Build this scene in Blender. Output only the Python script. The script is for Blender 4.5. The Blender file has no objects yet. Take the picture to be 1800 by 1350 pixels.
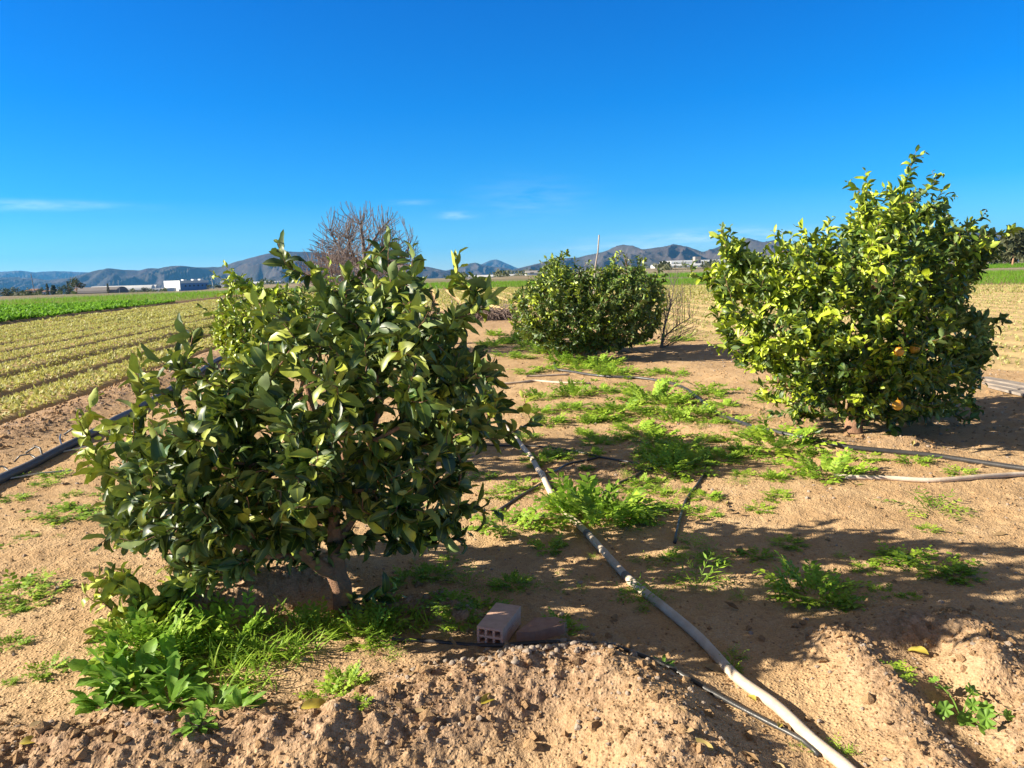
import bpy, math, random
import numpy as np
from mathutils import Vector, Matrix, Euler

rng = np.random.default_rng(11)
random.seed(5)
SC = bpy.context.scene
COL = SC.collection
R = math.radians

# ------------------------------------------------------------------ camera
F = 1352.0
PITCH, ROLL = R(8.37), R(1.6)
CAMZ = 1.6
fw = np.array([0, math.cos(PITCH), -math.sin(PITCH)])
r0 = np.array([1.0, 0, 0])
u0 = np.array([0, math.sin(PITCH), math.cos(PITCH)])
rt = math.cos(ROLL) * r0 - math.sin(ROLL) * u0
up = math.cos(ROLL) * u0 + math.sin(ROLL) * r0
CAM = np.array([0, 0, CAMZ])

def ray(x, y):
    d = fw + (x - 900) / F * rt + (675 - y) / F * up
    return d / d[1]                      # scaled so that one unit is one metre along world Y

def at(x, y, D):
    return CAM + ray(x, y) * D

def G(x, y, z=0.0):                      # where the line of sight meets a level plane
    d = ray(x, y)
    return CAM + d * ((z - CAMZ) / d[2])

cam_d = bpy.data.cameras.new('camera')
cam_o = bpy.data.objects.new('camera', cam_d)
COL.objects.link(cam_o)
cam_d.sensor_width = 36
cam_d.lens = 36 * F / 1800
cam_d.clip_start, cam_d.clip_end = 0.05, 40000
m = Matrix.Identity(4)
for i, v in enumerate((rt, up, -fw)):
    for k in range(3):
        m[k][i] = v[k]
m.translation = CAM
cam_o.matrix_world = m
SC.camera = cam_o

# ------------------------------------------------------------------ noise
def _h(ix, iy, seed):
    n = (ix.astype(np.int64) * 374761393 + iy.astype(np.int64) * 668265263 + seed * 1442695041) & 0xffffffff
    n = ((n ^ (n >> 13)) * 1274126177) & 0xffffffff
    n = (n ^ (n >> 16)) & 0xffff
    return n / 65535.0

def vn(x, y, seed=0):
    x = np.asarray(x, float); y = np.asarray(y, float)
    ix, iy = np.floor(x), np.floor(y)
    fx, fy = x - ix, y - iy
    fx = fx * fx * fx * (fx * (fx * 6 - 15) + 10); fy = fy * fy * fy * (fy * (fy * 6 - 15) + 10)
    a = _h(ix, iy, seed); b = _h(ix + 1, iy, seed); c = _h(ix, iy + 1, seed); d = _h(ix + 1, iy + 1, seed)
    return (a + (b - a) * fx) * (1 - fy) + (c + (d - c) * fx) * fy - 0.5

def fbm(x, y, o=4, seed=0, gain=0.5):
    s = 0; a = 1.0; x = np.asarray(x, float); y = np.asarray(y, float)
    for k in range(o):
        s = s + a * vn(x, y, seed + k * 17)
        x, y = x * 1.93 * 0.8 - y * 1.93 * 0.6 + 3.1, x * 1.93 * 0.6 + y * 1.93 * 0.8 + 7.7
        a *= gain
    return s

def ss(a, b, x):
    t = np.clip((np.asarray(x, float) - a) / (b - a), 0, 1)
    return t * t * (3 - 2 * t)

# ------------------------------------------------------------------ mesh helpers
class MB:
    """collects pieces of ONE mesh"""
    def __init__(s):
        s.v, s.f, s.c, s.n = [], [], [], 0
    def add(s, v, f, c=None):
        v = np.asarray(v, float).reshape(-1, 3)
        s.v.append(v)
        for q in (f if isinstance(f, list) else [f]):
            q = np.asarray(q, int)
            s.f.append(q + s.n)
        s.c.append(np.zeros((len(v), 4)) if c is None else np.asarray(c, float))
        s.n += len(v)
    def tube(s, pts, rad, sides=6, c=None, cap=True):
        P = np.asarray(pts, float); n = len(P)
        rad = np.broadcast_to(np.asarray(rad, float), (n,))
        T = np.gradient(P, axis=0); T /= np.linalg.norm(T, axis=1)[:, None] + 1e-12
        a = np.array([0, 0, 1.0]) if abs(T[0, 2]) < 0.9 else np.array([1.0, 0, 0])
        U = np.cross(T, a); U /= np.linalg.norm(U, axis=1)[:, None] + 1e-12
        for k in range(1, n):
            if U[k] @ U[k - 1] < 0: U[k] = -U[k]
        V = np.cross(T, U)
        an = np.arange(sides) * 2 * math.pi / sides
        v = P[:, None] + rad[:, None, None] * (np.cos(an)[None, :, None] * U[:, None] + np.sin(an)[None, :, None] * V[:, None])
        v = v.reshape(-1, 3)
        i = np.arange(n - 1)[:, None] * sides; j = np.arange(sides)[None]
        q = np.stack([i + j, i + (j + 1) % sides, i + sides + (j + 1) % sides, i + sides + j], -1).reshape(-1, 4)
        fs = [q]
        if cap:
            v = np.vstack([v, P[0], P[-1]]); b = n * sides
            jj = np.arange(sides)
            fs.append(np.stack([jj, np.full(sides, b), (jj + 1) % sides], -1)[:, ::-1][:, [0, 1, 2]])
            fs.append(np.stack([b - sides + jj, b - sides + (jj + 1) % sides, np.full(sides, b + 1)], -1))
        s.add(v, fs, None if c is None else np.tile(c, (len(v), 1)))
    def box(s, lo, hi, M=None):
        lo, hi = np.array(lo, float), np.array(hi, float)
        v = np.array([[(lo, hi)[i][0], (lo, hi)[j][1], (lo, hi)[k][2]] for i in (0, 1) for j in (0, 1) for k in (0, 1)])
        if M is not None: v = v @ np.array(M)[:3, :3].T + np.array(M)[:3, 3]
        s.add(v, np.array([[0, 1, 3, 2], [4, 6, 7, 5], [0, 4, 5, 1], [2, 3, 7, 6], [0, 2, 6, 4], [1, 5, 7, 3]]))
    def build(s, name, mat, parent=None, smooth=True, loc=None):
        me = bpy.data.meshes.new(name)
        v = np.vstack(s.v)
        if loc is not None: v = v - np.asarray(loc)
        me.vertices.add(len(v)); me.vertices.foreach_set('co', v.ravel())
        sizes = np.concatenate([np.full(len(q), q.shape[1]) for q in s.f])
        idx = np.concatenate([q.ravel() for q in s.f])
        me.loops.add(len(idx)); me.loops.foreach_set('vertex_index', idx.astype(np.int32))
        me.polygons.add(len(sizes))
        me.polygons.foreach_set('loop_start', np.concatenate([[0], np.cumsum(sizes)[:-1]]).astype(np.int32))
        me.polygons.foreach_set('use_smooth', np.full(len(sizes), smooth))
        me.update(calc_edges=True); me.validate()
        ca = me.color_attributes.new('tone', 'FLOAT_COLOR', 'POINT')
        ca.data.foreach_set('color', np.vstack(s.c).astype(np.float32).ravel())
        if mat: me.materials.append(mat)
        o = bpy.data.objects.new(name, me)
        COL.objects.link(o)
        if loc is not None and parent is None: o.location = loc
        if parent is not None: o.parent = parent
        return o

def tag(o, label=None, cat=None, group=None, kind=None):
    if label: o['label'] = label
    if cat: o['category'] = cat
    if group: o['group'] = group
    if kind: o['kind'] = kind
    return o

def thing(name, loc, label, cat, group=None, rz=0.0):
    o = bpy.data.objects.new(name, None); COL.objects.link(o)
    o.location = loc; o.rotation_euler = (0, 0, rz); o.empty_display_size = 0.1
    return tag(o, label, cat, group)

def dup(o, parent=None):
    c = o.copy(); COL.objects.link(c); c.parent = parent
    for ch in list(o.children):
        dup(ch, c)
    return c

# ------------------------------------------------------------------ materials
class NT:
    def __init__(s, m):
        m.use_nodes = True; s.t = m.node_tree; s.t.nodes.clear()
    def n(s, typ, ins=None, **kw):
        k = s.t.nodes.new(typ)
        for a, b in kw.items(): setattr(k, a, b)
        for a, b in (ins or {}).items():
            sk = k.inputs[a]
            if isinstance(b, bpy.types.NodeSocket): s.t.links.new(b, sk)
            else: sk.default_value = b
        return k
    def mix(s, fac, a, b, blend='MIX'):
        k = s.t.nodes.new('ShaderNodeMix'); k.data_type = 'RGBA'; k.blend_type = blend
        for nm, val in ((0, fac), (6, a), (7, b)):
            sk = k.inputs[nm]
            if isinstance(val, bpy.types.NodeSocket): s.t.links.new(val, sk)
            else: sk.default_value = val if nm == 0 else (*val[:3], 1)
        return k.outputs[2]
    def math(s, op, a, b=0.0, clamp=False):
        k = s.t.nodes.new('ShaderNodeMath'); k.operation = op; k.use_clamp = clamp
        for i, val in enumerate((a, b)):
            if isinstance(val, bpy.types.NodeSocket): s.t.links.new(val, k.inputs[i])
            else: k.inputs[i].default_value = val
        return k.outputs[0]
    def ramp(s, fac, stops):
        k = s.t.nodes.new('ShaderNodeValToRGB')
        e = k.color_ramp.elements
        while len(e) < len(stops): e.new(0.5)
        for i, (p, c) in enumerate(stops):
            e[i].position = p; e[i].color = (*c, 1) if not isinstance(c, (int, float)) else (c, c, c, 1)
        s.t.links.new(fac, k.inputs[0])
        return k.outputs[0]
    def out(s, surf):
        o = s.t.nodes.new('ShaderNodeOutputMaterial'); s.t.links.new(surf, o.inputs[0])

def surf(name, c1, c2=None, scale=8.0, rough=0.8, bump=0.0, bscale=40.0, spec=0.3, metal=0.0, coord='Object'):
    m = bpy.data.materials.new(name); t = NT(m)
    c2 = c2 or tuple(x * 0.75 for x in c1)
    co = t.n('ShaderNodeTexCoord').outputs[coord]
    nz = t.n('ShaderNodeTexNoise', {'Vector': co, 'Scale': scale, 'Detail': 6.0, 'Roughness': 0.65})
    f = t.ramp(nz.outputs[0], [(0.3, 0.0), (0.7, 1.0)])
    col = t.mix(f, c1, c2)
    b = t.n('ShaderNodeBsdfPrincipled', {'Base Color': col, 'Roughness': rough, 'Specular IOR Level': spec, 'Metallic': metal})
    if bump:
        n2 = t.n('ShaderNodeTexNoise', {'Vector': co, 'Scale': bscale, 'Detail': 5.0, 'Roughness': 0.7})
        bp = t.n('ShaderNodeBump', {'Height': n2.outputs[0], 'Strength': bump, 'Distance': 0.02})
        t.t.links.new(bp.outputs[0], b.inputs['Normal'])
    t.out(b.outputs[0])
    return m

def leaf_mat(name, dark, mid, young, under, rough=0.42, trans=0.25, tcol=(0.22, 0.32, 0.03), vein=0.0, spec=0.45):
    """tone attribute: R = age tone, G = youth, B = random, A = distance from the midrib"""
    m = bpy.data.materials.new(name); t = NT(m)
    at_ = t.n('ShaderNodeAttribute', attribute_name='tone')
    sp = t.n('ShaderNodeSeparateColor', {'Color': at_.outputs['Color']})
    col = t.mix(sp.outputs[0], dark, mid)
    col = t.mix(sp.outputs[1], col, young)
    co = t.n('ShaderNodeTexCoord').outputs['Object']
    nz = t.n('ShaderNodeTexNoise', {'Vector': co, 'Scale': 22.0, 'Detail': 3.0})
    mott = t.ramp(nz.outputs[0], [(0.3, 0.72), (0.7, 1.25)])
    col = t.mix(1.0, col, mott, 'MULTIPLY')
    if vein:
        vf = t.math('LESS_THAN', at_.outputs['Alpha'], 0.1)
        vf = t.math('MULTIPLY', vf, vein)
        col = t.mix(vf, col, young)
    geo = t.n('ShaderNodeNewGeometry')
    un = t.mix(sp.outputs[1], under, young)
    un = t.mix(1.0, un, mott, 'MULTIPLY')
    col = t.mix(geo.outputs['Backfacing'], col, un)
    rg = t.math('ADD', t.math('MULTIPLY', geo.outputs['Backfacing'], 0.25), rough)
    b = t.n('ShaderNodeBsdfPrincipled', {'Base Color': col, 'Roughness': rg, 'Specular IOR Level': spec})
    tc = t.mix(0.6, col, tcol)
    tr = t.n('ShaderNodeBsdfTranslucent', {'Color': tc})
    mx = t.n('ShaderNodeMixShader', {0: trans, 1: b.outputs[0], 2: tr.outputs[0]})
    t.out(mx.outputs[0])
    return m
# ------------------------------------------------------------------ world: sky, thin clouds, sun
SUN_EL, SUN_AZ = R(27), R(-95)           # azimuth from +Y towards +X: the sun stands to the left
w = bpy.data.worlds.new('World'); SC.world = w; w.use_nodes = True
t = NT(w)
sky = t.n('ShaderNodeTexSky', sky_type='NISHITA')
sky.sun_disc = False; sky.sun_elevation = SUN_EL; sky.sun_rotation = SUN_AZ
sky.air_density = 1.0; sky.dust_density = 0.0; sky.ozone_density = 2.5; sky.altitude = 100
#hs = t.n('ShaderNodeHueSaturation', {'Hue': 0.5, 'Saturation': 1.25, 'Value': 1.0, 'Color': sky.outputs[0]})
tc = t.n('ShaderNodeTexCoord').outputs['Generated']
def cloud(x, y, wx, wy, amt, prev, seed):
    d = ray(x, y); d = d / np.linalg.norm(d)
    ri = np.cross(d, [0, 0, 1]); ri /= np.linalg.norm(ri); uu = np.cross(ri, d)
    def dot(v): return t.n('ShaderNodeVectorMath', {0: tc, 1: tuple(v)}, operation='DOT_PRODUCT').outputs['Value']
    nz = t.n('ShaderNodeTexNoise', {'Vector': t.n('ShaderNodeMapping', {'Vector': tc, 'Location': (seed, 0, 0), 'Scale': (14, 14, 90)}).outputs[0], 'Scale': 1.6, 'Detail': 5.0, 'Roughness': 0.6})
    a = t.math('MULTIPLY', dot(ri), F / wx); b = t.math('MULTIPLY', t.math('SUBTRACT', dot(uu), 0.0), F / wy)
    b = t.math('ADD', b, t.math('MULTIPLY', a, 0.05))
    r2 = t.math('ADD', t.math('MULTIPLY', a, a), t.math('MULTIPLY', b, b))
    g = t.math('POWER', 2.718, t.math('MULTIPLY', r2, -1.0))
    front = t.math('GREATER_THAN', dot(d), 0.0)
    k = t.math('MULTIPLY', t.math('MULTIPLY', g, front), t.math('MULTIPLY', t.math('MAXIMUM', t.math('SUBTRACT', nz.outputs[0], 0.3), 0.0), amt * 2.6))
    k = t.math('MINIMUM', k, 0.85)
    return t.mix(k, prev, (9.0, 10.2, 12.0))
zz = t.n('ShaderNodeSeparateXYZ', {'Vector': tc}).outputs[2]
# clear winter air: deeper blue above, pale low; overhead warmth added to neutralise shadows
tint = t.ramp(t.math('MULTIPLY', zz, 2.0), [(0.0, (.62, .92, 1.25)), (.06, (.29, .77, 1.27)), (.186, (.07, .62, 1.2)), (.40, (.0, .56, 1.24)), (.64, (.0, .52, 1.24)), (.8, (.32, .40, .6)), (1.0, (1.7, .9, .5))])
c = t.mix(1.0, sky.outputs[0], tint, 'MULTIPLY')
for i, cl in enumerate([(40, 360, 120, 7, .28), (802, 379, 26, 5, .45), (720, 356, 36, 4, .14), (1090, 436, 120, 10, .35), (1270, 417, 170, 12, .5), (930, 350, 90, 30, .10)]):
    c = cloud(*cl, c, i * 3.7)
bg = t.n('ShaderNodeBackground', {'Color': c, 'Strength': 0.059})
wo = t.n('ShaderNodeOutputWorld', {'Surface': bg.outputs[0]})

sd = bpy.data.lights.new('sun', 'SUN'); so = bpy.data.objects.new('sun', sd); COL.objects.link(so)
sd.energy = 5.0; sd.angle = R(0.53); sd.color = (1.0, 0.91, 0.75)
sdir = Vector((math.sin(SUN_AZ) * math.cos(SUN_EL), math.cos(SUN_AZ) * math.cos(SUN_EL), math.sin(SUN_EL)))
so.rotation_euler = (-sdir).to_track_quat('-Z', 'Y').to_euler(); so.location = sdir * 60

SC.view_settings.view_transform = 'Standard'; SC.view_settings.look = 'None'
SC.view_settings.exposure = 1.28; SC.view_settings.gamma = 1.0
SC.cycles.use_denoising = True
SC.cycles.max_bounces = 6; SC.cycles.volume_bounces = 1; SC.cycles.transparent_max_bounces = 8
SC.cycles.sample_clamp_indirect = 6

# ------------------------------------------------------------------ lie of the land
ROWA = R(6.0)
def rowc(x, y):                          # (s, q): metres across / along the planting rows
    return x * math.cos(ROWA) + y * math.sin(ROWA), -x * math.sin(ROWA) + y * math.cos(ROWA)
def rowxy(s, q):
    return s * math.cos(ROWA) - q * math.sin(ROWA), s * math.sin(ROWA) + q * math.cos(ROWA)
PER = 1.32; S_EDGE = -4.95               # bed width, edge of the left field
S_GAP0, S_GAP1 = -16.7, -18.6            # bare track between the two crops
Y_PLOT, S_RIGHT = 33.0, 8.3
Y_GREEN0, Y_GREEN1 = 79.0, 121.0

def g2(x, y, z=0.0): return G(x, y, z)[:2]
BERMS = [  # crest line, height, half width, cloddiness
    ([g2(-60, 1345, .06), g2(250, 1310, .08), g2(560, 1290, .10), g2(740, 1215, .12), g2(900, 1165, .12), g2(1020, 1150, .12), g2(1110, 1195, .13), g2(1200, 1290, .13), g2(1270, 1400, .12)], .12, .24, 1.0),
    ([g2(1480, 1110, .06), g2(1560, 1185, .10), g2(1620, 1265, .10), g2(1690, 1360, .10)], .07, .14, .9),
    ([g2(1600, 1090, .06), g2(1690, 1080, .10), g2(1735, 1120, .11), g2(1775, 1185, .11), g2(1840, 1260, .12), g2(1900, 1340, .12)], .12, .17, .8),
    ([g2(300, 1085, .04), g2(400, 1035, .10), g2(470, 1010, .10), g2(560, 985, .06)], .11, .13, 1.0),
    ([g2(700, 1060, .04), g2(770, 1040, .06), g2(800, 1070, .04)], .06, .10, .9),
    ([g2(1380, 770, .03), g2(1480, 778, .05), g2(1600, 782, .04)], .07, .22, .5),
    ([g2(960, 845, .02), g2(1020, 825, .04), g2(1090, 825, .03)], .06, .22, .6),
    ([g2(1160, 745, .02), g2(1260, 752, .04), g2(1300, 760, .02)], .05, .20, .4),
]
DIPS = [(g2(1640, 1130), .10, .17, .13), (g2(1740, 1240), .10, .16, .16), (g2(1800, 1330), .08, .2, .2), (g2(600, 1075), .05, .32, .25)]
def seg_dist(X, Y, line):
    d = np.full(X.shape, 1e9)
    for a, b in zip(line[:-1], line[1:]):
        ab = b - a; L2 = ab @ ab
        tt = np.clip(((X - a[0]) * ab[0] + (Y - a[1]) * ab[1]) / L2, 0, 1)
        d = np.minimum(d, np.hypot(X - a[0] - tt * ab[0], Y - a[1] - tt * ab[1]))
    return d
_az = np.array([-1.2, -.66, -.42, -.33, -.04, .22, .66, 1.2]); _sl = np.array([.021, .021, .0180, .0105, .0090, .0012, .0085, .0085])
def field_masks(X, Y):
    s, q = rowc(X, Y)
    wob = 0.12 * fbm(q * .35, s * 0 + 3, 3, 5)
    left = ss(S_EDGE + wob + .12, S_EDGE + wob - .12, s)
    sr = np.interp(Y, [8, 10.5, 16, 22, 33], [8.6, 8.4, 5.7, 4.8, 4.0])
    right = ss(-.3, .3, s - sr + .5 * fbm(X * .3, Y * .3, 2, 9)) * ss(7.5, 9.5, Y)
    back = ss(Y_PLOT - .8, Y_PLOT + .8, Y + .6 * fbm(X * .4, Y * .4, 2, 8))
    f = np.maximum(np.maximum(left, right), back) * (Y > 0)
    gap = ss(S_GAP0 + .15, S_GAP0 - .15, s) * ss(S_GAP1 - .15, S_GAP1 + .15, s)
    green = np.maximum(ss(S_GAP1 + .1, S_GAP1 - .1, s), ss(-1, 1, Y - np.interp(X, [-60, -10, 0, 16, 28, 60], [84, 78, 74, 63, 46, 12])))
    far = ss(Y_GREEN1 - 1, Y_GREEN1 + 1, Y - np.where(X < 0, -.62 * X, -.48 * X) * 1.0 - 0) if False else ss(-1.0, 1.0, Y - green_far(X))
    return s, q, f, gap, green, far
def green_far(X):
    return np.interp(X, [-400, -52, -37, -9, 20, 60, 400], [76, 76, 98, 122, 96, 84, 84])
def H(X, Y, detail=True):
    X = np.asarray(X, float); Y = np.asarray(Y, float)
    s, q, f, gap, green, far = field_masks(X, Y)
    z = .035 * fbm(X * .8, Y * .8, 3, 1) + .016 * fbm(X * 3, Y * 3, 3, 2)
    clod = np.zeros(X.shape)
    near = (Y < 14)
    for line, h, wd, cl in BERMS:
        d = seg_dist(X, Y, line)
        k = np.exp(-(d / wd) ** 2)
        z = z + h * k * (1 + .5 * fbm(X * 5, Y * 5, 2, 21))
        clod = np.maximum(clod, cl * np.exp(-(d / (wd * 1.5)) ** 2))
    for p, dp, ra, rb in DIPS:
        r2 = ((X - p[0]) / ra) ** 2 + ((Y - p[1]) / rb) ** 2
        z = z - dp * np.exp(-r2)
    smooth = np.exp(-(((X - .70) / .42) ** 2 + ((Y - 2.62) / .38) ** 2))
    clod = clod * (1 - .75 * smooth)
    # strip of tumbled earth along the left field
    es = np.exp(-((s - (S_EDGE + .55)) / .42) ** 2) * (Y > 1)
    z = z + .07 * es; clod = np.maximum(clod, es)
    z = z * (1 - .6 * f)
    if detail:
        z = z + .007 * fbm(X * 11, Y * 11, 3, 3) + .0045 * fbm(X * 34, Y * 34, 2, 4)
        c1 = np.maximum(fbm(X * 9, Y * 9, 2, 31) + .02, 0); c2 = np.maximum(fbm(X * 22, Y * 22, 2, 33) + .05, 0); c3 = np.maximum(fbm(X * 48, Y * 48, 2, 37), 0)
        z = z + clod * (.034 * c1 + .024 * c2 + .016 * c3 + .010 * np.maximum(fbm(X * 75, Y * 75, 2, 41), 0))
    # beds and furrows
    ph = (s - S_EDGE) / PER
    fr = np.abs(ph - np.round(ph)) * PER
    wheel = 1 + .6 * (np.abs(np.round(ph) + 2) < .3)
    furrow = -.17 * wheel * np.exp(-(fr / (.18 * wheel)) ** 2) + .015
    furrow = furrow * (1 - .75 * ss(0, 3, s - 2.5))
    z = z + f * (1 - gap) * (1 - green) * (1 - far) * furrow + f * gap * -.1
    az = X / np.maximum(Y, 1)
    sl = np.interp(az, _az, _sl)
    hf = CAMZ - sl * Y * (.74 + .26 * np.exp(-np.maximum(Y - 120, 0) / 500))
    z = z + np.where(Y > 100, np.minimum(hf, 0) * ss(100, 180, Y), 0)
    return z
def h1(x, y): return float(H(np.array([x]), np.array([y]))[0])
_DK = np.exp(np.linspace(math.log(1.3), math.log(120), 900))
def ground_at(px, py):                   # the point of the ground seen at a pixel
    Q = CAM[None] + ray(px, py)[None] * _DK[:, None]
    hh = H(Q[:, 0], Q[:, 1]); k = np.nonzero(Q[:, 2] < hh)[0]; k = int(k[0]) if len(k) else len(_DK) - 1
    return np.array([Q[k, 0], Q[k, 1], hh[k]])

ys = [-4.0]
while ys[-1] < 11500:
    y = ys[-1]
    ys.append(y + (0.25 if y < .6 else max(.0062, .0042 * y) if y < 70 else .03 * y))
ys = np.array(ys); NX = 1080
uu = np.linspace(-1, 1, NX)
Yg = np.repeat(ys[:, None], NX, 1)
half = np.where(ys < 0, 4.0, .86 * ys + 2.2)
half = np.where(ys > 70, half + (ys - 70) * .5, half)
uw = np.sign(uu) * (np.abs(uu) * .8 + .2 * np.abs(uu) ** 4)
Xg = uw[None] * half[:, None]
Zg = H(Xg, Yg)
mbg = MB()
ii = (np.arange(len(ys) - 1)[:, None] * NX + np.arange(NX - 1)[None]).ravel()
s_, q_, f_, gap_, gr_, far_ = field_masks(Xg, Yg)
moist = np.zeros(Xg.shape)
for line, h, wd, cl in BERMS: moist = np.maximum(moist, cl * np.exp(-(seg_dist(Xg, Yg, line) / (wd * 1.3)) ** 2))
moist = moist * (1 - .9 * np.exp(-(((Xg - .70) / .42) ** 2 + ((Yg - 2.62) / .38) ** 2)))
moist = moist + .55 * np.exp(-(((Xg + .25) / .55) ** 2 + ((Yg - 2.75) / .45) ** 2))
moist = np.maximum(moist, 1.3 * np.exp(-((s_ - (S_EDGE + .45)) / .5) ** 2))
moist = np.maximum(moist, .8 * ss(21, 27, Yg + 2 * fbm(Xg * .3, Yg * .3, 2, 77)) * (1 - f_))
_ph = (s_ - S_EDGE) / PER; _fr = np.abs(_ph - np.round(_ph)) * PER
furr = np.exp(-(_fr / .17) ** 2) * f_ * (Yg < 60) * (s_ < 2.0)  # furrow mask: damp soil, with the furrow shade also painted into the colour
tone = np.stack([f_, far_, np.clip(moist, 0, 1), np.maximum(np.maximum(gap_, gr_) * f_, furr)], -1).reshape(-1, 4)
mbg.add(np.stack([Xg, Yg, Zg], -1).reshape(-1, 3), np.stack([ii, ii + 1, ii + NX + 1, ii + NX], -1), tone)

m = bpy.data.materials.new('dry_earth'); t = NT(m)
a_ = t.n('ShaderNodeAttribute', attribute_name='tone'); sp = t.n('ShaderNodeSeparateColor', {'Color': a_.outputs['Color']})
co = t.n('ShaderNodeTexCoord').outputs['Object']
def tn(scale, det=5.0, rough=.6): return t.n('ShaderNodeTexNoise', {'Vector': co, 'Scale': scale, 'Detail': det, 'Roughness': rough}).outputs[0]
n1, n2, n3, n4 = tn(.55), tn(4.0), tn(26.0), tn(120.0, 3.0)
plot = t.mix(t.ramp(n1, [(.35, 0.0), (.65, 1.0)]), (.56, .37, .195), (.45, .285, .145))
plot = t.mix(t.ramp(n2, [(.42, 0.0), (.72, .75)]), plot, (.61, .43, .245))
plot = t.mix(t.ramp(n3, [(.5, 0.0), (.8, .6)]), plot, (.27, .165, .095))
clodc = t.mix(t.ramp(n3, [(.35, 0.0), (.65, 1.0)]), (.21, .125, .075), (.48, .325, .205))
spk = t.n('ShaderNodeTexVoronoi', {'Vector': co, 'Scale': 34.0, 'Randomness': 1.0})
plot = t.mix(t.ramp(spk.outputs[0], [(.06, .65), (.16, 0.0)]), plot, (.20, .125, .075))
plot = t.mix(t.math('MULTIPLY', sp.outputs[2], t.ramp(n2, [(.3, .55), (.6, 1.0)])), plot, clodc)
fld = t.mix(t.ramp(n2, [(.3, 0.0), (.7, 1.0)]), (.47, .33, .155), (.57, .42, .21))
fld = t.mix(t.math('MULTIPLY', t.math('SUBTRACT', 1.0, a_.outputs['Alpha']), 0.0), fld, fld)
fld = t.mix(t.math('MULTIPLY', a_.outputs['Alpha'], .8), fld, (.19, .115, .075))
far1 = t.mix(t.ramp(tn(.012, 3.0), [(.4, 0.0), (.6, 1.0)]), (.36, .29, .2), (.13, .15, .07))
far1 = t.mix(t.ramp(tn(.05, 3.0), [(.45, 0.0), (.6, 1.0)]), far1, (.24, .18, .12))
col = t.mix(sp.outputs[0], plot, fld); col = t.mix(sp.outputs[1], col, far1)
grain = t.ramp(n4, [(.25, .72), (.75, 1.2)])
col = t.mix(1.0, col, grain, 'MULTIPLY')
vor = t.n('ShaderNodeTexVoronoi', {'Vector': co, 'Scale': 55.0, 'Randomness': 1.0}).outputs[0]
grit = t.ramp(vor, [(.10, 1.0), (.42, 0.0)])
hgt = t.math('ADD', t.math('ADD', t.math('MULTIPLY', n3, 1.0), t.math('MULTIPLY', n4, .5)), t.math('MULTIPLY', grit, .45))
bp = t.n('ShaderNodeBump', {'Height': hgt, 'Strength': .65, 'Distance': .02})
b = t.n('ShaderNodeBsdfPrincipled', {'Base Color': col, 'Roughness': .95, 'Specular IOR Level': .1, 'Normal': bp.outputs[0]})
t.out(b.outputs[0])
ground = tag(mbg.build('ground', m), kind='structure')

# ------------------------------------------------------------------ mountains
def hill_mat(name, c1, c2, c3):
    m = bpy.data.materials.new(name); t = NT(m)
    co = t.n('ShaderNodeTexCoord').outputs['Object']
    n1 = t.n('ShaderNodeTexNoise', {'Vector': co, 'Scale': .004, 'Detail': 8.0, 'Roughness': .65}).outputs[0]
    n2 = t.n('ShaderNodeTexNoise', {'Vector': co, 'Scale': .03, 'Detail': 6.0, 'Roughness': .7}).outputs[0]
    c = t.mix(t.ramp(n1, [(.4, 0.0), (.62, 1.0)]), c1, c2)
    c = t.mix(t.ramp(n2, [(.5, 0.0), (.68, .8)]), c, c3)
    bp = t.n('ShaderNodeBump', {'Height': n2, 'Strength': .6, 'Distance': 14.0})
    t.out(t.n('ShaderNodeBsdfPrincipled', {'Base Color': c, 'Roughness': 1.0, 'Specular IOR Level': .05, 'Normal': bp.outputs[0]}).outputs[0])
    return m
HM = hill_mat('scrub_hill', (.075, .060, .055), (.045, .043, .032), (.12, .095, .085))
def mountain_range(name, sil, D, dep, seed, rug=1.0):
    xs = np.array([p[0] for p in sil], float); yy = np.array([p[1] for p in sil], float)
    n = int((xs[-1] - xs[0]) / 1.6); px = np.linspace(xs[0], xs[-1], n)
    # smooth interpolation of the skyline plus small natural wobble
    py = np.interp(px, xs, yy)
    k = np.exp(-np.linspace(-2, 2, 9) ** 2); k /= k.sum()
    py = np.convolve(np.pad(py, 4, 'edge'), k, 'valid') + .9 * rug * fbm(px * .06, px * 0 + seed, 4, seed)
    C = np.array([at(a, b, D + dep * .0 + 350 * fbm(np.array([a * .006]), np.array([seed * 1.0]), 2, seed)[0]) for a, b in zip(px, py)])
    zb = H(C[:, 0], C[:, 1]) - 12
    vs = np.linspace(-1, .7, 70)
    Xm = C[None, :, 0] * (1 + vs[:, None] * dep / D); Ym = C[None, :, 1] * (1 + vs[:, None] * dep / D)
    hc = np.maximum(C[:, 2] - zb, 1)
    a = np.abs(vs)[:, None]
    wv = .16 * fbm(Xm / 420, Ym / 420, 3, seed + 3)
    gul = (1 - np.abs(fbm(Xm / (dep * .15) + 3 * wv, Ym / (dep * .55), 4, seed + 5, .55)) * 3.2)
    prof = np.clip(1 - a, 0, 1) ** 1.25
    body = np.minimum(a * 3, 1) * np.clip(1 - a, 0, 1) ** .6
    Zm = zb[None] * 1 + hc[None] * np.clip(prof + rug * .8 * body * (gul - .55), 0, 1.0 - a * .12)
    mb = MB(); nv = len(vs)
    i = (np.arange(nv - 1)[:, None] * n + np.arange(n - 1)[None]).ravel()
    mb.add(np.stack([Xm, Ym, Zm], -1).reshape(-1, 3), np.stack([i, i + 1, i + n + 1, i + n], -1))
    return tag(mb.build(name, HM), kind='structure')
mountain_range('mountain_range', [(-420, 476), (-200, 472), (-60, 477), (0, 478), (35, 475), (62, 478), (95, 475), (130, 477), (152, 478), (190, 484), (260, 492), (330, 500)], 9300, 2200, 3)
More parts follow.
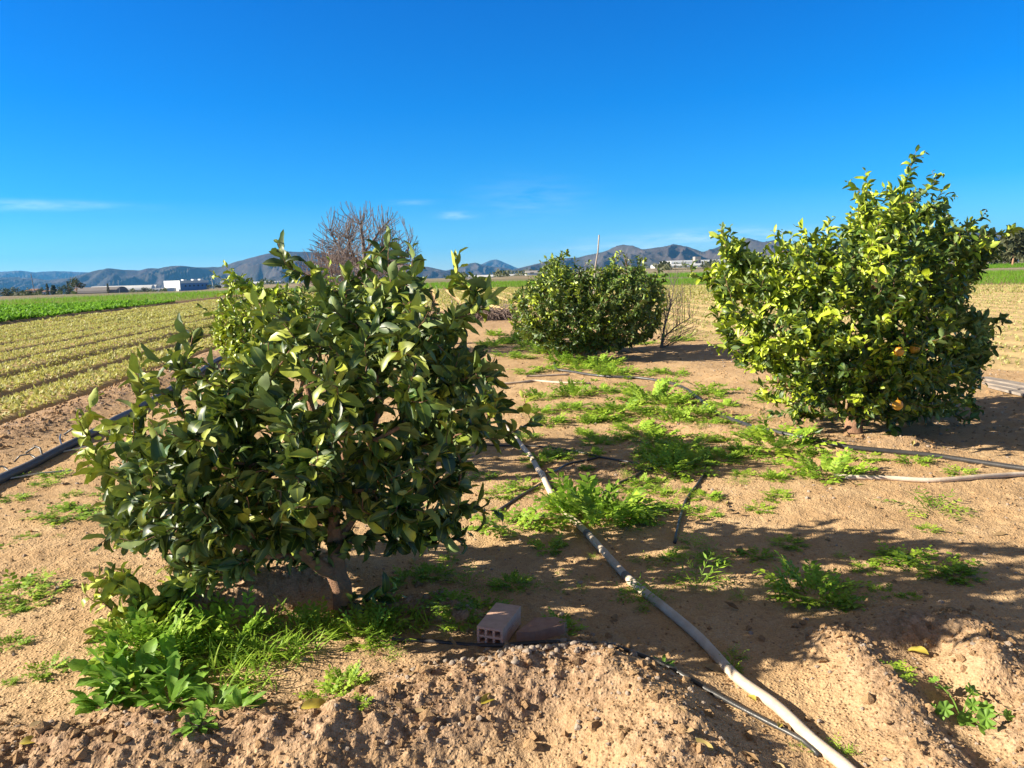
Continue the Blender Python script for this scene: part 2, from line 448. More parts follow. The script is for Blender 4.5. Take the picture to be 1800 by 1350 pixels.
mountain_range('hill', [(-160, 492), (-40, 488), (20, 487), (58, 488), (82, 492), (110, 489), (140, 487), (165, 488), (200, 494), (240, 498)], 5600, 900, 8, .7)
mountain_range('mountain_range', [(90, 494), (130, 486), (155, 479), (174, 474), (192, 471), (217, 474), (242, 474), (261, 471), (278, 471), (300, 467), (325, 467), (347, 470), (386, 469), (411, 460), (444, 450), (467, 444), (500, 440), (544, 442), (600, 447), (650, 453), (694, 459), (750, 469), (800, 478), (840, 484)], 5200, 1500, 5)
mountain_range('hill', [(760, 480), (785, 475), (803, 471), (820, 464), (836, 461), (861, 468), (883, 470), (905, 474), (930, 478)], 5800, 800, 12, .7)
mountain_range('mountain_range', [(820, 474), (850, 463), (862, 457), (872, 455), (883, 459), (897, 466), (910, 471), (930, 476), (945, 479)], 10200, 1200, 14, .8)
mountain_range('mountain_range', [(885, 478), (914, 471), (950, 461), (975, 454), (1017, 451), (1040, 447), (1067, 440), (1092, 429), (1111, 431), (1130, 438), (1161, 434), (1183, 429), (1205, 432), (1235, 442), (1262, 433), (1283, 426), (1314, 418), (1342, 424), (1362, 420), (1404, 429), (1480, 432), (1560, 424), (1640, 412), (1717, 404), (1780, 409), (1850, 404), (1950, 410), (2200, 420)], 4700, 1400, 17)

# ------------------------------------------------------------------ the air
HZ = MB(); HZ.box((-13500, -60, -260), (13500, 13200, 440))
m = bpy.data.materials.new('air'); m.use_nodes = True; m.node_tree.nodes.clear()
pv = m.node_tree.nodes.new('ShaderNodeVolumePrincipled'); ou = m.node_tree.nodes.new('ShaderNodeOutputMaterial')
pv.inputs['Color'].default_value = (.12, .48, 1.0, 1); pv.inputs['Density'].default_value = 5.2e-5; pv.inputs['Anisotropy'].default_value = .15
m.node_tree.links.new(pv.outputs[0], ou.inputs['Volume'])
tag(HZ.build('haze', m, smooth=False), kind='stuff')
# ------------------------------------------------------------------ leaves and citrus trees
def unit(a): return a / (np.linalg.norm(a, axis=-1, keepdims=True) + 1e-12)

def add_leaves(mb, P, D, N, L, W, fold, curl, tone, seg=4, wave=0.0, cols=3, peak=.85, rag=0.0):
    """real curved leaves: P base, D direction, N upper side (per leaf)"""
    n = len(P); t = np.linspace(0, 1, seg + 1)
    D = unit(D); N = unit(N - (N * D).sum(1, keepdims=True) * D); B = np.cross(D, N)
    wt = np.clip(np.sin(np.pi * t ** peak), 0, 1) ** .72; wt[0], wt[-1] = .07, .0
    th = curl[:, None] * (t[None] - .15)
    dl = L[:, None] / seg
    tx = np.cos(th); tz = -np.sin(th)
    cx = np.concatenate([np.zeros((n, 1)), np.cumsum((tx[:, 1:] + tx[:, :-1]) * .5 * dl, 1)], 1)
    cz = np.concatenate([np.zeros((n, 1)), np.cumsum((tz[:, 1:] + tz[:, :-1]) * .5 * dl, 1)], 1)
    ctr = P[:, None] + cx[..., None] * D[:, None] + cz[..., None] * N[:, None]
    nt = np.sin(th)[..., None] * D[:, None] + np.cos(th)[..., None] * N[:, None]
    offs = np.linspace(-1, 1, cols)
    ph = rng.uniform(0, 6.28, n)
    V = []; A = []
    for o in offs:
        ww = W[:, None] * wt[None] * abs(o)
        if rag: ww = ww * (1 + rag * np.sin(t[None] * 26 + ph[:, None] + 2 * o))
        lift = np.sin(fold)[:, None] * ww + wave * W[:, None] * abs(o) * np.sin(t[None] * 11 + ph[:, None] + o * 1.7) * wt[None]
        V.append(ctr + np.sign(o) * (np.cos(fold)[:, None] * ww)[..., None] * B[:, None] + lift[..., None] * nt)
        A.append(np.full((n, seg + 1), abs(o)))
    V = np.stack(V, 2)                                  # n, seg+1, cols, 3
    C = np.empty((n, seg + 1, cols, 4)); C[..., :3] = tone[:, None, None, :]
    C[..., 3] = np.stack(A, 2)
    a = np.arange(seg)[:, None] * cols; c = np.arange(cols - 1)[None]
    q = np.stack([a + c, a + cols + c, a + cols + c + 1, a + c + 1], -1).reshape(-1, 4)
    # side order runs -B..+B: this winding looks along +N
    q = q[:, ::-1]
    nf = (seg + 1) * cols
    qs = (q[None] + (np.arange(n) * nf)[:, None, None]).reshape(-1, 4)
    mb.add(V.reshape(-1, 3), qs, C.reshape(-1, 4))

def in_poly(p, poly):
    x, y = p[:, 0], p[:, 1]; r = np.zeros(len(p), bool); j = len(poly) - 1
    for i in range(len(poly)):
        xi, yi = poly[i]; xj, yj = poly[j]
        r ^= ((yi > y) != (yj > y)) & (x < (xj - xi) * (y - yi) / (yj - yi + 1e-9) + xi)
        j = i
    return r
def poly_dist(p, poly):
    d = np.full(len(p), 1e9); poly = np.array(poly, float)
    for a, b in zip(poly, np.roll(poly, -1, 0)):
        ab = b - a; tt = np.clip(((p - a) @ ab) / (ab @ ab + 1e-9), 0, 1)
        d = np.minimum(d, np.linalg.norm(p - a - tt[:, None] * ab, axis=1))
    return d

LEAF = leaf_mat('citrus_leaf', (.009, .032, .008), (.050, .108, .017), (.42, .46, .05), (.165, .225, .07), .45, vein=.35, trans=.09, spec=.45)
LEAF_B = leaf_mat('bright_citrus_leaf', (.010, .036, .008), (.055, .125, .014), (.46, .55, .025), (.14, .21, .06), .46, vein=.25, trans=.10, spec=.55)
BARK = surf('citrus_bark', (.44, .245, .145), (.25, .14, .085), 22, .9, 1.0, 70)
TWIG = surf('green_twig', (.07, .095, .03), (.11, .09, .05), 20, .7)

def citrus(name, label, base, D, poly, thick, n_shoots, Ls, leafL, spacing, seed, young, mat, root_r, limbs=(), spikes=(), seg=4, group=None, sunside=0.0, fruit=(), nsp=0, limb_r=(), clump=.5, csig=.13, bare=False, rmin=.0016, cat='tree', bend=.12, wood=None, droop=.35, smin=.12):
    global rng
    rng = np.random.default_rng(seed)
    bz = h1(base[0], base[1]) - .02
    B0 = np.array([base[0], base[1], bz])
    root = thing(name, B0, label, cat, group)
    # shoot tips inside the outline seen in the photograph, given real depth
    pl = np.array(poly, float); lo, hi = pl.min(0), pl.max(0)
    cx, cy = pl.mean(0); Rm = .5 * min(hi[0] - lo[0], hi[1] - lo[1]) * .8
    tips = []; CC = []
    def put(x, y, dz):
        p = at(x, y, D + dz)
        if p[2] > bz + smin: tips.append(p)
    while len(tips) < n_shoots:
        c = rng.uniform(lo, hi, (400, 2)); c = c[in_poly(c, poly)]
        e = np.clip(poly_dist(c, pl) / Rm, 0, 1)
        tt = thick * np.sqrt(1 - (1 - e) ** 2)
        u = rng.uniform(-1, 1, len(c)); u = np.sign(u) * np.abs(u) ** .45
        for (x, y), dz in zip(c, tt * u):
            if len(CC) < n_shoots / 9: CC.append((x, y, dz))
            if rng.random() > clump: put(x, y, dz); continue
            k = CC[rng.integers(len(CC))]; sg = csig * F / D
            xx, yy = k[0] + rng.normal(0, sg), k[1] + rng.normal(0, sg)
            if in_poly(np.array([[xx, yy]]), poly)[0] or rng.random() < .05: put(xx, yy, k[2] + rng.normal(0, csig))
    tips = np.array(tips[:n_shoots])
    spikes = list(spikes); k = 0
    while k < nsp:                       # unpruned shoots standing out of the outline
        i = rng.integers(len(pl)); q = pl[i] + (pl[(i + 1) % len(pl)] - pl[i]) * rng.random()
        if q[1] > cy + (hi[1] - lo[1]) * .2: continue
        o_ = q - [cx, cy]; o_ = o_ / np.linalg.norm(o_); q = q + (o_ * .5 + np.array([0, -.7])) * rng.uniform(.03, .20) * F / D
        spikes.append((q[0], q[1], rng.uniform(-.4, .4) * thick)); k += 1
    sp = [at(x, y, D + dy) for x, y, dy, *_ in spikes]
    # skeleton
    nodes = [B0]; par = [-1]; plen = [0.0]
    NA = np.zeros((60000, 3)); NA[0] = B0; PL = np.zeros(60000)
    def add_path(pts, start):
        k = start
        for p in pts:
            nodes.append(np.array(p, float)); par.append(k)
            plen.append(plen[k] + np.linalg.norm(nodes[-1] - nodes[k])); k = len(nodes) - 1; NA[k] = nodes[k]; PL[k] = plen[k]
        return k
    lmin = {}
    for li, l in enumerate(limbs):
        n0_ = len(nodes)
        if bare: l = [l[0]] + [l[i] + (l[i + 1] - l[i]) * f for i in range(len(l) - 1) for f in (.2, .4, .6, .8, 1.0)]
        st = int(np.argmin([np.linalg.norm(np.array(nd) - l[0]) for nd in nodes]))
        add_path(l[1:] if np.linalg.norm(np.array(nodes[st]) - l[0]) < .02 else l, st)
        if li < len(limb_r):
            for q in range(n0_, len(nodes)): lmin[q] = limb_r[li] * (1 - .6 * (q - n0_) / max(1, len(nodes) - n0_))
    nlimb = len(nodes); ctr = np.array(nodes).mean(0)
    allt = list(tips) + sp; is_spike = [False] * len(tips) + [True] * len(sp); yfl = [False] * len(tips) + [len(q) > 3 for q in spikes]
    order = np.argsort([np.linalg.norm(p - ctr) for p in allt])
    shoots = []
    for i in order:
        tip = allt[i]; nd = NA[:len(nodes)] if not bare or rng.random() < .25 else NA[:nlimb]
        d = np.linalg.norm(nd - tip, axis=1)
        cost = d + .22 * PL[:len(nd)] + .9 * np.maximum(nd[:, 2] - tip[2], 0)
        cost[0] += .3
        if bare: cost = cost + .9 * np.hypot(nd[:, 0] - tip[0], nd[:, 1] - tip[1]) + 2.0 * np.maximum(nd[:, 2] - tip[2] + .25, 0)
        k = int(np.argmin(cost)); p0 = nd[k]; ln = d[k]
        ns = max(3, int(ln / .06)); tq = np.linspace(0, 1, ns + 1)[1:, None]
        p1 = (p0 + tip) / 2 + np.array([0, 0, -.16 * ln if is_spike[i] else rng.uniform(-.18, .12) * ln * 1]) + rng.normal(0, .05, 3) * ln
        if bare: p1 = p0 + (tip - p0) * [.62, .62, .36] + rng.normal(0, bend, 3) * ln
        pts = (1 - tq) ** 2 * p0 + 2 * tq * (1 - tq) * p1 + tq ** 2 * tip
        e = add_path(pts, k)
        shoots.append((e, is_spike[i], i))
    nodes = np.array(nodes); par = np.array(par)
    cnt = np.zeros(len(nodes))
    for e, _, _ in shoots:
        k = e
        while k >= 0: cnt[k] += 1; k = par[k]
    rad = np.maximum(rmin, root_r * (cnt / cnt[0]) ** .5)
    for q, r_ in lmin.items(): rad[q] = max(rad[q], r_)
    # wood: one tube per chain
    kids = [[] for _ in nodes]
    for i, p in enumerate(par):
        if p >= 0: kids[p].append(i)
    mw = MB(); mt = MB()
    stack = [(0, None)]
    while stack:
        s0, pre = stack.pop(); ch = [] if pre is None else [pre]; k = s0; ch.append(k)
        while kids[k]:
            ks = sorted(kids[k], key=lambda j: -cnt[j])
            for j in ks[1:]: stack.append((j, k))
            k = ks[0]; ch.append(k)
        rr = rad[ch].copy()
        if pre is not None: rr[0] = rr[1]
        else:
            rr[0] *= 1.25
        sides = 12 if rr.max() > .03 else 6 if rr.max() > .008 else 4
        P = nodes[ch]
        if len(P) > 3:
            P = P + np.vstack([np.zeros((1, 3)), rng.normal(0, .0035, (len(P) - 1, 3))])
        (mt if bare and rr.max() < .016 else mw).tube(P, rr, sides, cap=sides > 4)
    mw.build('trunk', wood or BARK, root, loc=B0)
    if bare:
        mt.build('crown', mat, root, loc=B0); print(name, n_shoots); return root
    # leaves along the last stretch of each shoot
    LP, LD, LN, LL, LT = [], [], [], [], []
    hor = np.array([0, 0, 1.0])
    sund = np.array(sdir)
    cr = allt and np.mean(np.array(tips), 0)
    for e, spk, idx in shoots:
        L = rng.uniform(*Ls) * (2.0 if spk else 1.0)
        pts = [nodes[e]]; k = e
        ln = 0
        while par[k] >= 0 and ln < L:
            ln += np.linalg.norm(nodes[k] - nodes[par[k]]); k = par[k]; pts.append(nodes[k])
        pts = np.array(pts); seg_l = np.linalg.norm(np.diff(pts, axis=0), axis=1); cum = np.concatenate([[0], np.cumsum(seg_l)])
        nl = max(4, int(cum[-1] / spacing)); pos = np.linspace(0, cum[-1], nl) 
        outw = unit((nodes[e] - cr)[None])[0]
        yv = young * (1 + sunside * (outw @ sund)) + (.15 if spk else 0) + .25 * young * outw[2]  # new growth favours the sun side; this also paints in sunlit brightness
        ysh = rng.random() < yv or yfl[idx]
        phi = rng.uniform(0, 6.28); age = rng.uniform(.0, 1)
        for j, s_ in enumerate(pos):
            p = np.array([np.interp(s_, cum, pts[:, a]) for a in range(3)])
            a = min(len(pts) - 2, int(np.searchsorted(cum, s_ + 1e-6)) - 1); a = max(a, 0)
            sd_ = unit((pts[a] - pts[a + 1])[None])[0]
            phi += 2.4 + rng.normal(0, .3)
            u1 = np.cross(sd_, hor if abs(sd_[2]) < .95 else np.array([1, 0, 0.])); u1 /= np.linalg.norm(u1); u2 = np.cross(sd_, u1)
            side = math.cos(phi) * u1 + math.sin(phi) * u2
            tipf = 1 - s_ / (cum[-1] + 1e-6)
            open_ = rng.uniform(.3, 1.35)
            d = side * math.sin(open_) + sd_ * math.cos(open_) + np.array([0, 0, -droop * (1.6 if rng.random() < .3 else .25) * rng.uniform(0, 1.3)])
            nn = hor * .55 + sd_ * .75 - side * .45 + rng.normal(0, .72, 3) + sund * .25
            f = (.55 + .45 * min(1, (s_ / .05))) * rng.uniform(.6, 1.2)
            LP.append(p); LD.append(d); LN.append(nn); LL.append(leafL * f)
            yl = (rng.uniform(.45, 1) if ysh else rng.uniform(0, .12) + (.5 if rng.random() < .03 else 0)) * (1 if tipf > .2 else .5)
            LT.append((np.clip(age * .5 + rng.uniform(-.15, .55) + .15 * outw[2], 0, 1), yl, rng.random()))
    n = len(LP); LP, LD, LN, LL, LT = map(np.array, (LP, LD, LN, LL, LT))
    mc = MB()
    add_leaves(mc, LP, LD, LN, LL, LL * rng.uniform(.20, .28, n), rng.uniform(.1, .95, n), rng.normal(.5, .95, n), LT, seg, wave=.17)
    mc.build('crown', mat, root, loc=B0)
    for (x, y, dz, r_) in fruit:
        p = at(x, y, D + dz); q = MB()
        bm_n = 10; th = np.linspace(0, np.pi, 9); ph = np.linspace(0, 2 * np.pi, 13)[:-1]
        vv = np.array([[r_ * math.sin(a) * math.cos(b_), r_ * math.sin(a) * math.sin(b_), r_ * 1.03 * math.cos(a)] for a in th for b_ in ph]) + p
        i = np.arange(8)[:, None] * 12; j = np.arange(12)[None]
        q.add(vv, np.stack([i + j, i + 12 + j, i + 12 + (j + 1) % 12, i + (j + 1) % 12], -1).reshape(-1, 4))
        q.tube([p + np.array([0, 0, r_ * .95]), p + np.array([0, .01, r_ * 1.5])], [.003, .002], 5)
        q.build('fruit', ORANGE, root, loc=B0)
    print(name, 'leaves', n)
    return root
ORANGE = surf('orange_peel', (.62, .25, .02), (.55, .28, .03), 12, .45, .15, 300, .5)

def gp(px, py): return ground_at(px, py)
# the near tree on the left
b = gp(606, 1078); Dn = b[1]
TB = lambda x, y, dy=0.0: at(x, y, Dn + dy)
limbs = [
    [np.array([b[0], b[1], b[2] - .02]), TB(603, 1055), TB(600, 1030), TB(594, 1010)],
    [TB(594, 1010), TB(570, 1000, -.03), TB(545, 985, -.07), TB(520, 950, -.12), TB(470, 900, -.16), TB(410, 850, -.18), TB(350, 800, -.2)],
    [TB(594, 1010), TB(592, 985, .02), TB(592, 955, .03), TB(588, 910, .05), TB(570, 840, .06), TB(560, 760, .08), TB(540, 680, .1)],
    [TB(592, 955, .03), TB(620, 910, .1), TB(660, 850, .15), TB(710, 790, .2), TB(770, 740, .25)],
    [TB(588, 910, .05), TB(620, 850, -.05), TB(650, 780, -.1), TB(670, 700, -.12)],
    [TB(570, 840, .06), TB(530, 790, .2), TB(470, 730, .3)],
]
POLY_N = [(455, 560), (475, 520), (520, 510), (560, 520), (600, 500), (640, 490), (690, 480), (740, 500), (790, 520), (815, 560), (850, 590), (880, 640), (915, 690), (905, 720), (860, 735), (845, 790), (830, 850), (820, 905), (775, 930), (735, 955), (690, 965), (640, 915), (590, 895), (540, 925), (490, 990), (430, 1015), (350, 1035), (285, 1030), (225, 985), (195, 945), (185, 900), (185, 840), (175, 790), (150, 745), (190, 715), (235, 690), (240, 620), (300, 600), (345, 628), (400, 640), (445, 600)]
near = citrus('citrus_tree', 'large citrus tree with broad dark curled leaves nearest the camera, beside the hollow brick', b, Dn + .02, POLY_N, .9, 700, (.18, .36), .108, .026, 41, .17, LEAF, .050,
    limbs, spikes=[(490, 428, .0), (505, 470, .1), (688, 425, .1), (660, 455, .2), (806, 447, .15), (800, 490, .1), (610, 470, .3), (320, 568, -.1), (250, 625, -.15), (340, 590, -.2), (140, 738, -.1), (165, 820, -.2), (920, 700, .1), (935, 740, .05), (880, 660, .3), (820, 935, -.1), (690, 1035, -.15), (700, 1040, -.1), (155, 1025, -.25, 1), (180, 1060, -.28, 1), (200, 1020, -.25, 1), (215, 1000, -.25, 1), (180, 1100, -.3, 1), (250, 1085, -.35, 1), (225, 1080, -.3, 1), (165, 1010, -.3, 1), (195, 1045, -.32, 1), (240, 1045, -.3, 1), (215, 1105, -.35, 1), (165, 1115, -.34, 1), (150, 1045, -.3, 1), (275, 1100, -.35, 1), (170, 960, -.2), (850, 870, -.1), (730, 470, .2), (560, 485, .25)],
    seg=6, sunside=.3, smin=.10, nsp=8, clump=.68, csig=.10, limb_r=(.048, .034, .030, .024, .02, .018))
# a second one right behind it
D2 = 6.3; b2 = np.array([at(600, 700, D2)[0], D2])
POLY_B = [(385, 520), (398, 500), (430, 502), (460, 508), (520, 500), (580, 495), (640, 490), (700, 505), (770, 540), (800, 600), (800, 640), (700, 610), (600, 590), (520, 610), (480, 690), (430, 700), (392, 640), (372, 570)]
citrus('citrus_tree', 'small yellowish citrus bush half hidden right behind the nearest citrus tree', b2, D2, POLY_B, .9, 760, (.2, .34), .08, .024, 42, .42, LEAF_B, .045, [[np.array([b2[0], b2[1], h1(*b2)]), at(600, 740, D2), at(590, 690, D2)]], spikes=[(398, 492, 0), (420, 490, 0), (385, 540, 0), (378, 520, .1), (410, 520, -.2), (430, 500, 0), (372, 580, 0), (395, 610, -.2), (800, 560, 0)], seg=4, sunside=.4, nsp=12)
# the tree on the right
b3 = gp(1500, 762); D3 = b3[1] + .35
POLY_R = [(1250, 520), (1232, 490), (1250, 470), (1270, 440), (1285, 425), (1310, 440), (1345, 440), (1375, 430), (1410, 415), (1440, 410), (1480, 400), (1500, 360), (1520, 335), (1560, 340), (1590, 345), (1620, 330), (1640, 350), (1670, 370), (1700, 385), (1740, 400), (1765, 430), (1740, 460), (1715, 480), (1700, 530), (1735, 560), (1745, 610), (1730, 650), (1720, 680), (1690, 712), (1640, 750), (1580, 765), (1530, 750), (1500, 738), (1460, 745), (1430, 735), (1390, 725), (1350, 700), (1310, 660), (1285, 620), (1270, 590), (1262, 560)]
TR = lambda x, y, dy=0.0: at(x, y, b3[1] + dy)
citrus('citrus_tree', 'tall orange tree with bright yellow-green leaves and a few ripe oranges on the right', b3, D3, POLY_R, 1.3, 1900, (.22, .42), .102, .026, 43, .33, LEAF_B, .07,
    [[np.array([b3[0], b3[1], b3[2] - .02]), TR(1502, 735, .05), TR(1505, 700, .1), TR(1505, 660, .2)], [TR(1505, 660, .2), TR(1450, 600, .1), TR(1400, 540, .1), TR(1350, 490, 0.1)], [TR(1505, 660, .2), TR(1520, 580, .3), TR(1540, 500, .4), TR(1570, 420, .4)], [TR(1505, 660, .2), TR(1570, 610, .3), TR(1630, 540, .4), TR(1680, 470, .4)], [TR(1505, 700, .1), TR(1450, 670, .3), TR(1380, 630, .5)], [TR(1505, 700, .1), TR(1580, 680, -.2), TR(1650, 640, -.3)]],
    spikes=[(1612, 262, .2), (1625, 268, .25), (1600, 300, .2), (1490, 320, 0), (1525, 325, .2), (1590, 320, .1), (1680, 345, .2), (1735, 368, .1), (1780, 405, .2), (1283, 400, 0), (1300, 425, .1), (1375, 405, .1), (1405, 395, .1), (1245, 470, 0), (1215, 480, .1), (1765, 560, .1), (1745, 640, 0), (1250, 605, -.2), (1720, 720, 0), (1755, 610, 0), (1640, 770, -.3), (1555, 330, 0), (1660, 330, .1), (1440, 762, -.5), (1560, 778, -.6), (1600, 772, -.5), (1660, 760, -.3), (1400, 745, -.3), (1700, 738, -.1), (1340, 720, -.2)],
    seg=4, sunside=.75, nsp=20, csig=.14, clump=.68, limb_r=(.07, .045, .045, .04), fruit=[(1578, 712, -1.15, .042), (1580, 618, -1.2, .04), (1608, 613, -1.1, .04)])
# the round one in the middle
b4 = gp(1030, 634); D4 = b4[1] + .6
POLY_M = [(905, 560), (900, 530), (915, 505), (940, 485), (955, 470), (980, 460), (1000, 462), (1030, 475), (1060, 468), (1085, 462), (1110, 468), (1140, 478), (1160, 500), (1168, 530), (1165, 560), (1150, 590), (1120, 600), (1080, 618), (1030, 632), (985, 628), (955, 610), (925, 595), (905, 580)]
citrus('citrus_tree', 'rounded dark green citrus bush in the middle distance beside a bare sapling', b4, D4, POLY_M, 1.3, 1900, (.22, .4), .105, .032, 44, .13, LEAF_B, .06, [[np.array([b4[0], b4[1], b4[2]]), at(1030, 615, b4[1]), at(1030, 590, b4[1] + .2)]],
    spikes=[(998, 442, 0), (975, 455, 0), (985, 452, .1), (1030, 462, 0), (1074, 455, .1), (1108, 458, 0), (960, 465, 0), (1170, 505, 0), (895, 560, 0), (1172, 545, 0), (1130, 465, 0)], seg=3, sunside=.5, nsp=34, csig=.2, clump=.35)

# ------------------------------------------------------------------ bare tr
TWIGC = surf('grey_bare_bark', (.23, .185, .165), (.14, .11, .10), 14, .9, .3, 50)
REDTWIG = surf('red_brown_twigs', (.30, .23, .20), (.20, .15, .13), 9, .9)
Db = 17.0
bb = np.array([at(648, 560, Db)[0], Db, h1(at(648, 560, Db)[0], Db)])
A = lambda x, y, dy=0.0: at(x, y, Db + dy)
citrus('bare_tree', 'leafless grey tree with fine upright twigs rising behind the nearest citrus trees', bb[:2], Db,
    [(540, 468), (548, 440), (556, 415), (575, 385), (600, 372), (625, 368), (650, 372), (680, 378), (705, 395), (728, 425), (742, 455), (748, 470), (690, 475), (640, 478), (580, 475)], 1.3, 820, (.1, .2), 0, 0, 71, 0, TWIGC, .10,
    [[bb, A(648, 520), A(643, 480), A(640, 445), A(637, 415), A(634, 395)], [A(640, 445), A(655, 425, .2), A(668, 405, .3), A(680, 392, .3)], [A(643, 480), A(612, 455, .4), A(592, 430, .5), A(580, 405, .5)], [A(643, 480), A(690, 465, -.4), A(715, 445, -.5), A(722, 425, -.5)], [A(648, 500), A(660, 470, .8), A(672, 435, 1.0)], [A(643, 480), A(620, 450, -.6), A(612, 420, -.8)]],
    spikes=[(615, 360, 0), (655, 365, .2), (588, 372, .2), (690, 372, 0), (560, 395, 0), (725, 400, 0), (640, 358, -.3), (670, 362, .4)], bare=True, rmin=.0050, nsp=90, bend=.03, limb_r=(.07, .032, .036, .032, .03, .028), clump=.2, wood=TWIGC)
Dq = 15.5
bq = np.array([at(590, 560, Dq)[0], Dq, 0]); bq[2] = h1(bq[0], bq[1])
Q = lambda x, y, dy=0.0: at(x, y, Dq + dy)
citrus('bare_shrub', 'tangled reddish brown leafless shrub left of the bare grey tree', bq[:2], Dq,
    [(520, 500), (522, 470), (540, 450), (565, 438), (590, 430), (615, 440), (640, 455), (690, 462), (735, 470), (740, 500), (640, 520), (560, 520)], .9, 620, (.1, .2), 0, 0, 72, 0, REDTWIG, .07,
    [[bq, Q(590, 530), Q(585, 490), Q(580, 460)], [Q(590, 530), Q(560, 500, .3), Q(545, 470, .2)], [Q(590, 530), Q(620, 500, -.3), Q(650, 475, -.3), Q(690, 470, -.2)]],
    bare=True, rmin=.0045, nsp=60, bend=.22, cat='shrub', limb_r=(.045, .035, .035), clump=.4, wood=REDTWIG)
bs = gp(1163, 612)
S_ = lambda x, y, dy=0.0: at(x, y, bs[1] + dy)
citrus('bare_sapling', 'thin leafless sapling with grey twigs right of the rounded citrus bush', bs[:2], bs[1],
    [(1150, 560), (1160, 520), (1170, 490), (1190, 478), (1205, 500), (1215, 540), (1232, 575), (1225, 592), (1190, 598), (1160, 590)], .5, 150, (.1, .2), 0, 0, 73, 0, TWIGC, .035,
    [[bs, S_(1165, 595), S_(1167, 578), S_(1170, 560)], [S_(1167, 578), S_(1178, 540, .1), S_(1186, 495, .1)], [S_(1165, 595), S_(1190, 572, -.2), S_(1212, 560, -.2)]],
    spikes=[(1188, 462, 0), (1178, 470, .1), (1200, 475, 0), (1240, 585, 0), (1230, 560, 0)], bare=True, rmin=.0036, nsp=14, bend=.08, limb_r=(.026, .012, .010), clump=.2, wood=TWIGC)
# ------------------------------------------------------------------ crops in the fields
def rows_points(smin, smax, q0, q1, dq, jit, keep, beds=True, lanes=4):
    out = []
    b0, b1 = int(math.floor((smin - S_EDGE) / PER)), int(math.ceil((smax - S_EDGE) / PER))
    for bi in range(b0, b1):
        for l in range(lanes):
            s = S_EDGE + (bi + .5) * PER + (l - (lanes - 1) / 2) * (PER * .58 / max(lanes - 1, 1))
            q = np.arange(q0, q1, dq) + rng.uniform(-.5, .5) * dq
            q = q + rng.normal(0, jit, len(q)); s_ = s + rng.normal(0, jit, len(q))
            k = (s_ > smin) & (s_ < smax) & (rng.random(len(q)) < keep)
            out.append(np.stack([s_[k], q[k]], 1))
    return np.vstack(out)
def plants(name, sq, hgt, nl, seg, mat, wid=.3, spread=.7, young=(.2, .9), lift=0.0, extra=None):
    X, Y = rowxy(sq[:, 0], sq[:, 1])
    vis = (np.abs(X) < .75 * Y + 2.5) & (Y > 3)
    if extra is not None: vis &= extra(X, Y)
    X, Y = X[vis], Y[vis]; Z = H(X, Y, False) - .01 + lift
    n = len(X)
    P = np.repeat(np.stack([X, Y, Z], 1), nl, 0)
    az = rng.uniform(0, 6.28, n * nl); el = rng.uniform(.35, 1.35, n * nl)
    D = np.stack([np.cos(az) * np.cos(el) * spread, np.sin(az) * np.cos(el) * spread, np.sin(el)], 1)
    N = -D * .0 + np.stack([-np.cos(az) * np.sin(el), -np.sin(az) * np.sin(el), np.cos(el)], 1) + rng.normal(0, .3, (n * nl, 3))
    big = np.repeat(rng.uniform(.6, 1.3, n) * (1 + .35 * fbm(X * .25, Y * .25, 2, 51)), nl)
    L = hgt * big * rng.uniform(.7, 1.2, n * nl)
    yng = np.clip(np.repeat(rng.uniform(*young, n), nl) + rng.normal(0, .1, n * nl), 0, 1)
    tone = np.stack([rng.uniform(0, 1, n * nl), yng, rng.random(n * nl)], 1)
    mb = MB()
    add_leaves(mb, P + rng.normal(0, .012, P.shape) * [1, 1, 0], D, N, L, L * wid, np.full(len(L), .3), rng.normal(.4, .4, len(L)), tone, seg, cols=3 if seg > 2 else 2)
    o = mb.build(name, mat); tag(o, kind='stuff')
    print(name, n)
    return o
rng = np.random.default_rng(77)
LET = leaf_mat('pale_lettuce', (.25, .26, .06), (.38, .37, .10), (.56, .53, .24), (.42, .42, .11), .55, .35, (.6, .6, .12), spec=.3)
GRN = leaf_mat('lush_green_crop', (.06, .17, .012), (.12, .28, .018), (.22, .42, .025), (.12, .26, .03), .6, .35, (.3, .6, .05), spec=.15)
zone = lambda X, Y: (field_masks(X, Y)[2] > .5) & (field_masks(X, Y)[4] < .5)
plants('young_lettuce', rows_points(S_GAP0, S_EDGE - .15, 4, 34, .085, .03, .97, lanes=7), .078, 6, 2, LET, .2, extra=zone)
plants('young_lettuce', np.vstack([rows_points(S_GAP0, S_EDGE - .15, 34, 96,   .17, .05, .95, lanes=6), rows_points(-14, 34, 32, 82, .22, .06, .85)]), .115, 5, 2, LET, .26, extra=lambda X, Y: zone(X, Y) & ((Y > 33.5) | (X < -4)))
plants('sparse_seedlings', rows_points(3.6, 46, 5, 34, .18, .05, .85, lanes=5), .065, 5, 2, LET, .24, young=(.5, 1), extra=lambda X, Y: zone(X, Y) & (Y < 34) & (X > 0))
gz = lambda X, Y: (field_masks(X, Y)[4] > .5) & (field_masks(X, Y)[5] < .5)
plants('green_crop', rows_points(-75, S_GAP1 - .1, 14, 60, .2, .07, .97, lanes=5), .24, 6, 2, GRN, .32, young=(0, .8), extra=lambda X, Y: gz(X, Y))
plants('green_crop', np.vstack([rows_points(-110, S_GAP1 - .1, 60, 125, .42, .15, .97, lanes=4), rows_points(S_GAP1, 95, 40, 125, .40, .15, .97, lanes=4)]), .36, 5, 1, GRN, .4, young=(0, .8), extra=lambda X, Y: gz(X, Y))
plants('green_crop', rows_points(0, 150, 104, 150, .6, .2, .9, lanes=3), .5, 5, 1, GRN, .5, young=(0, .5), extra=lambda X, Y: (X > .1 * Y) & (Y > green_far(X) + 14))

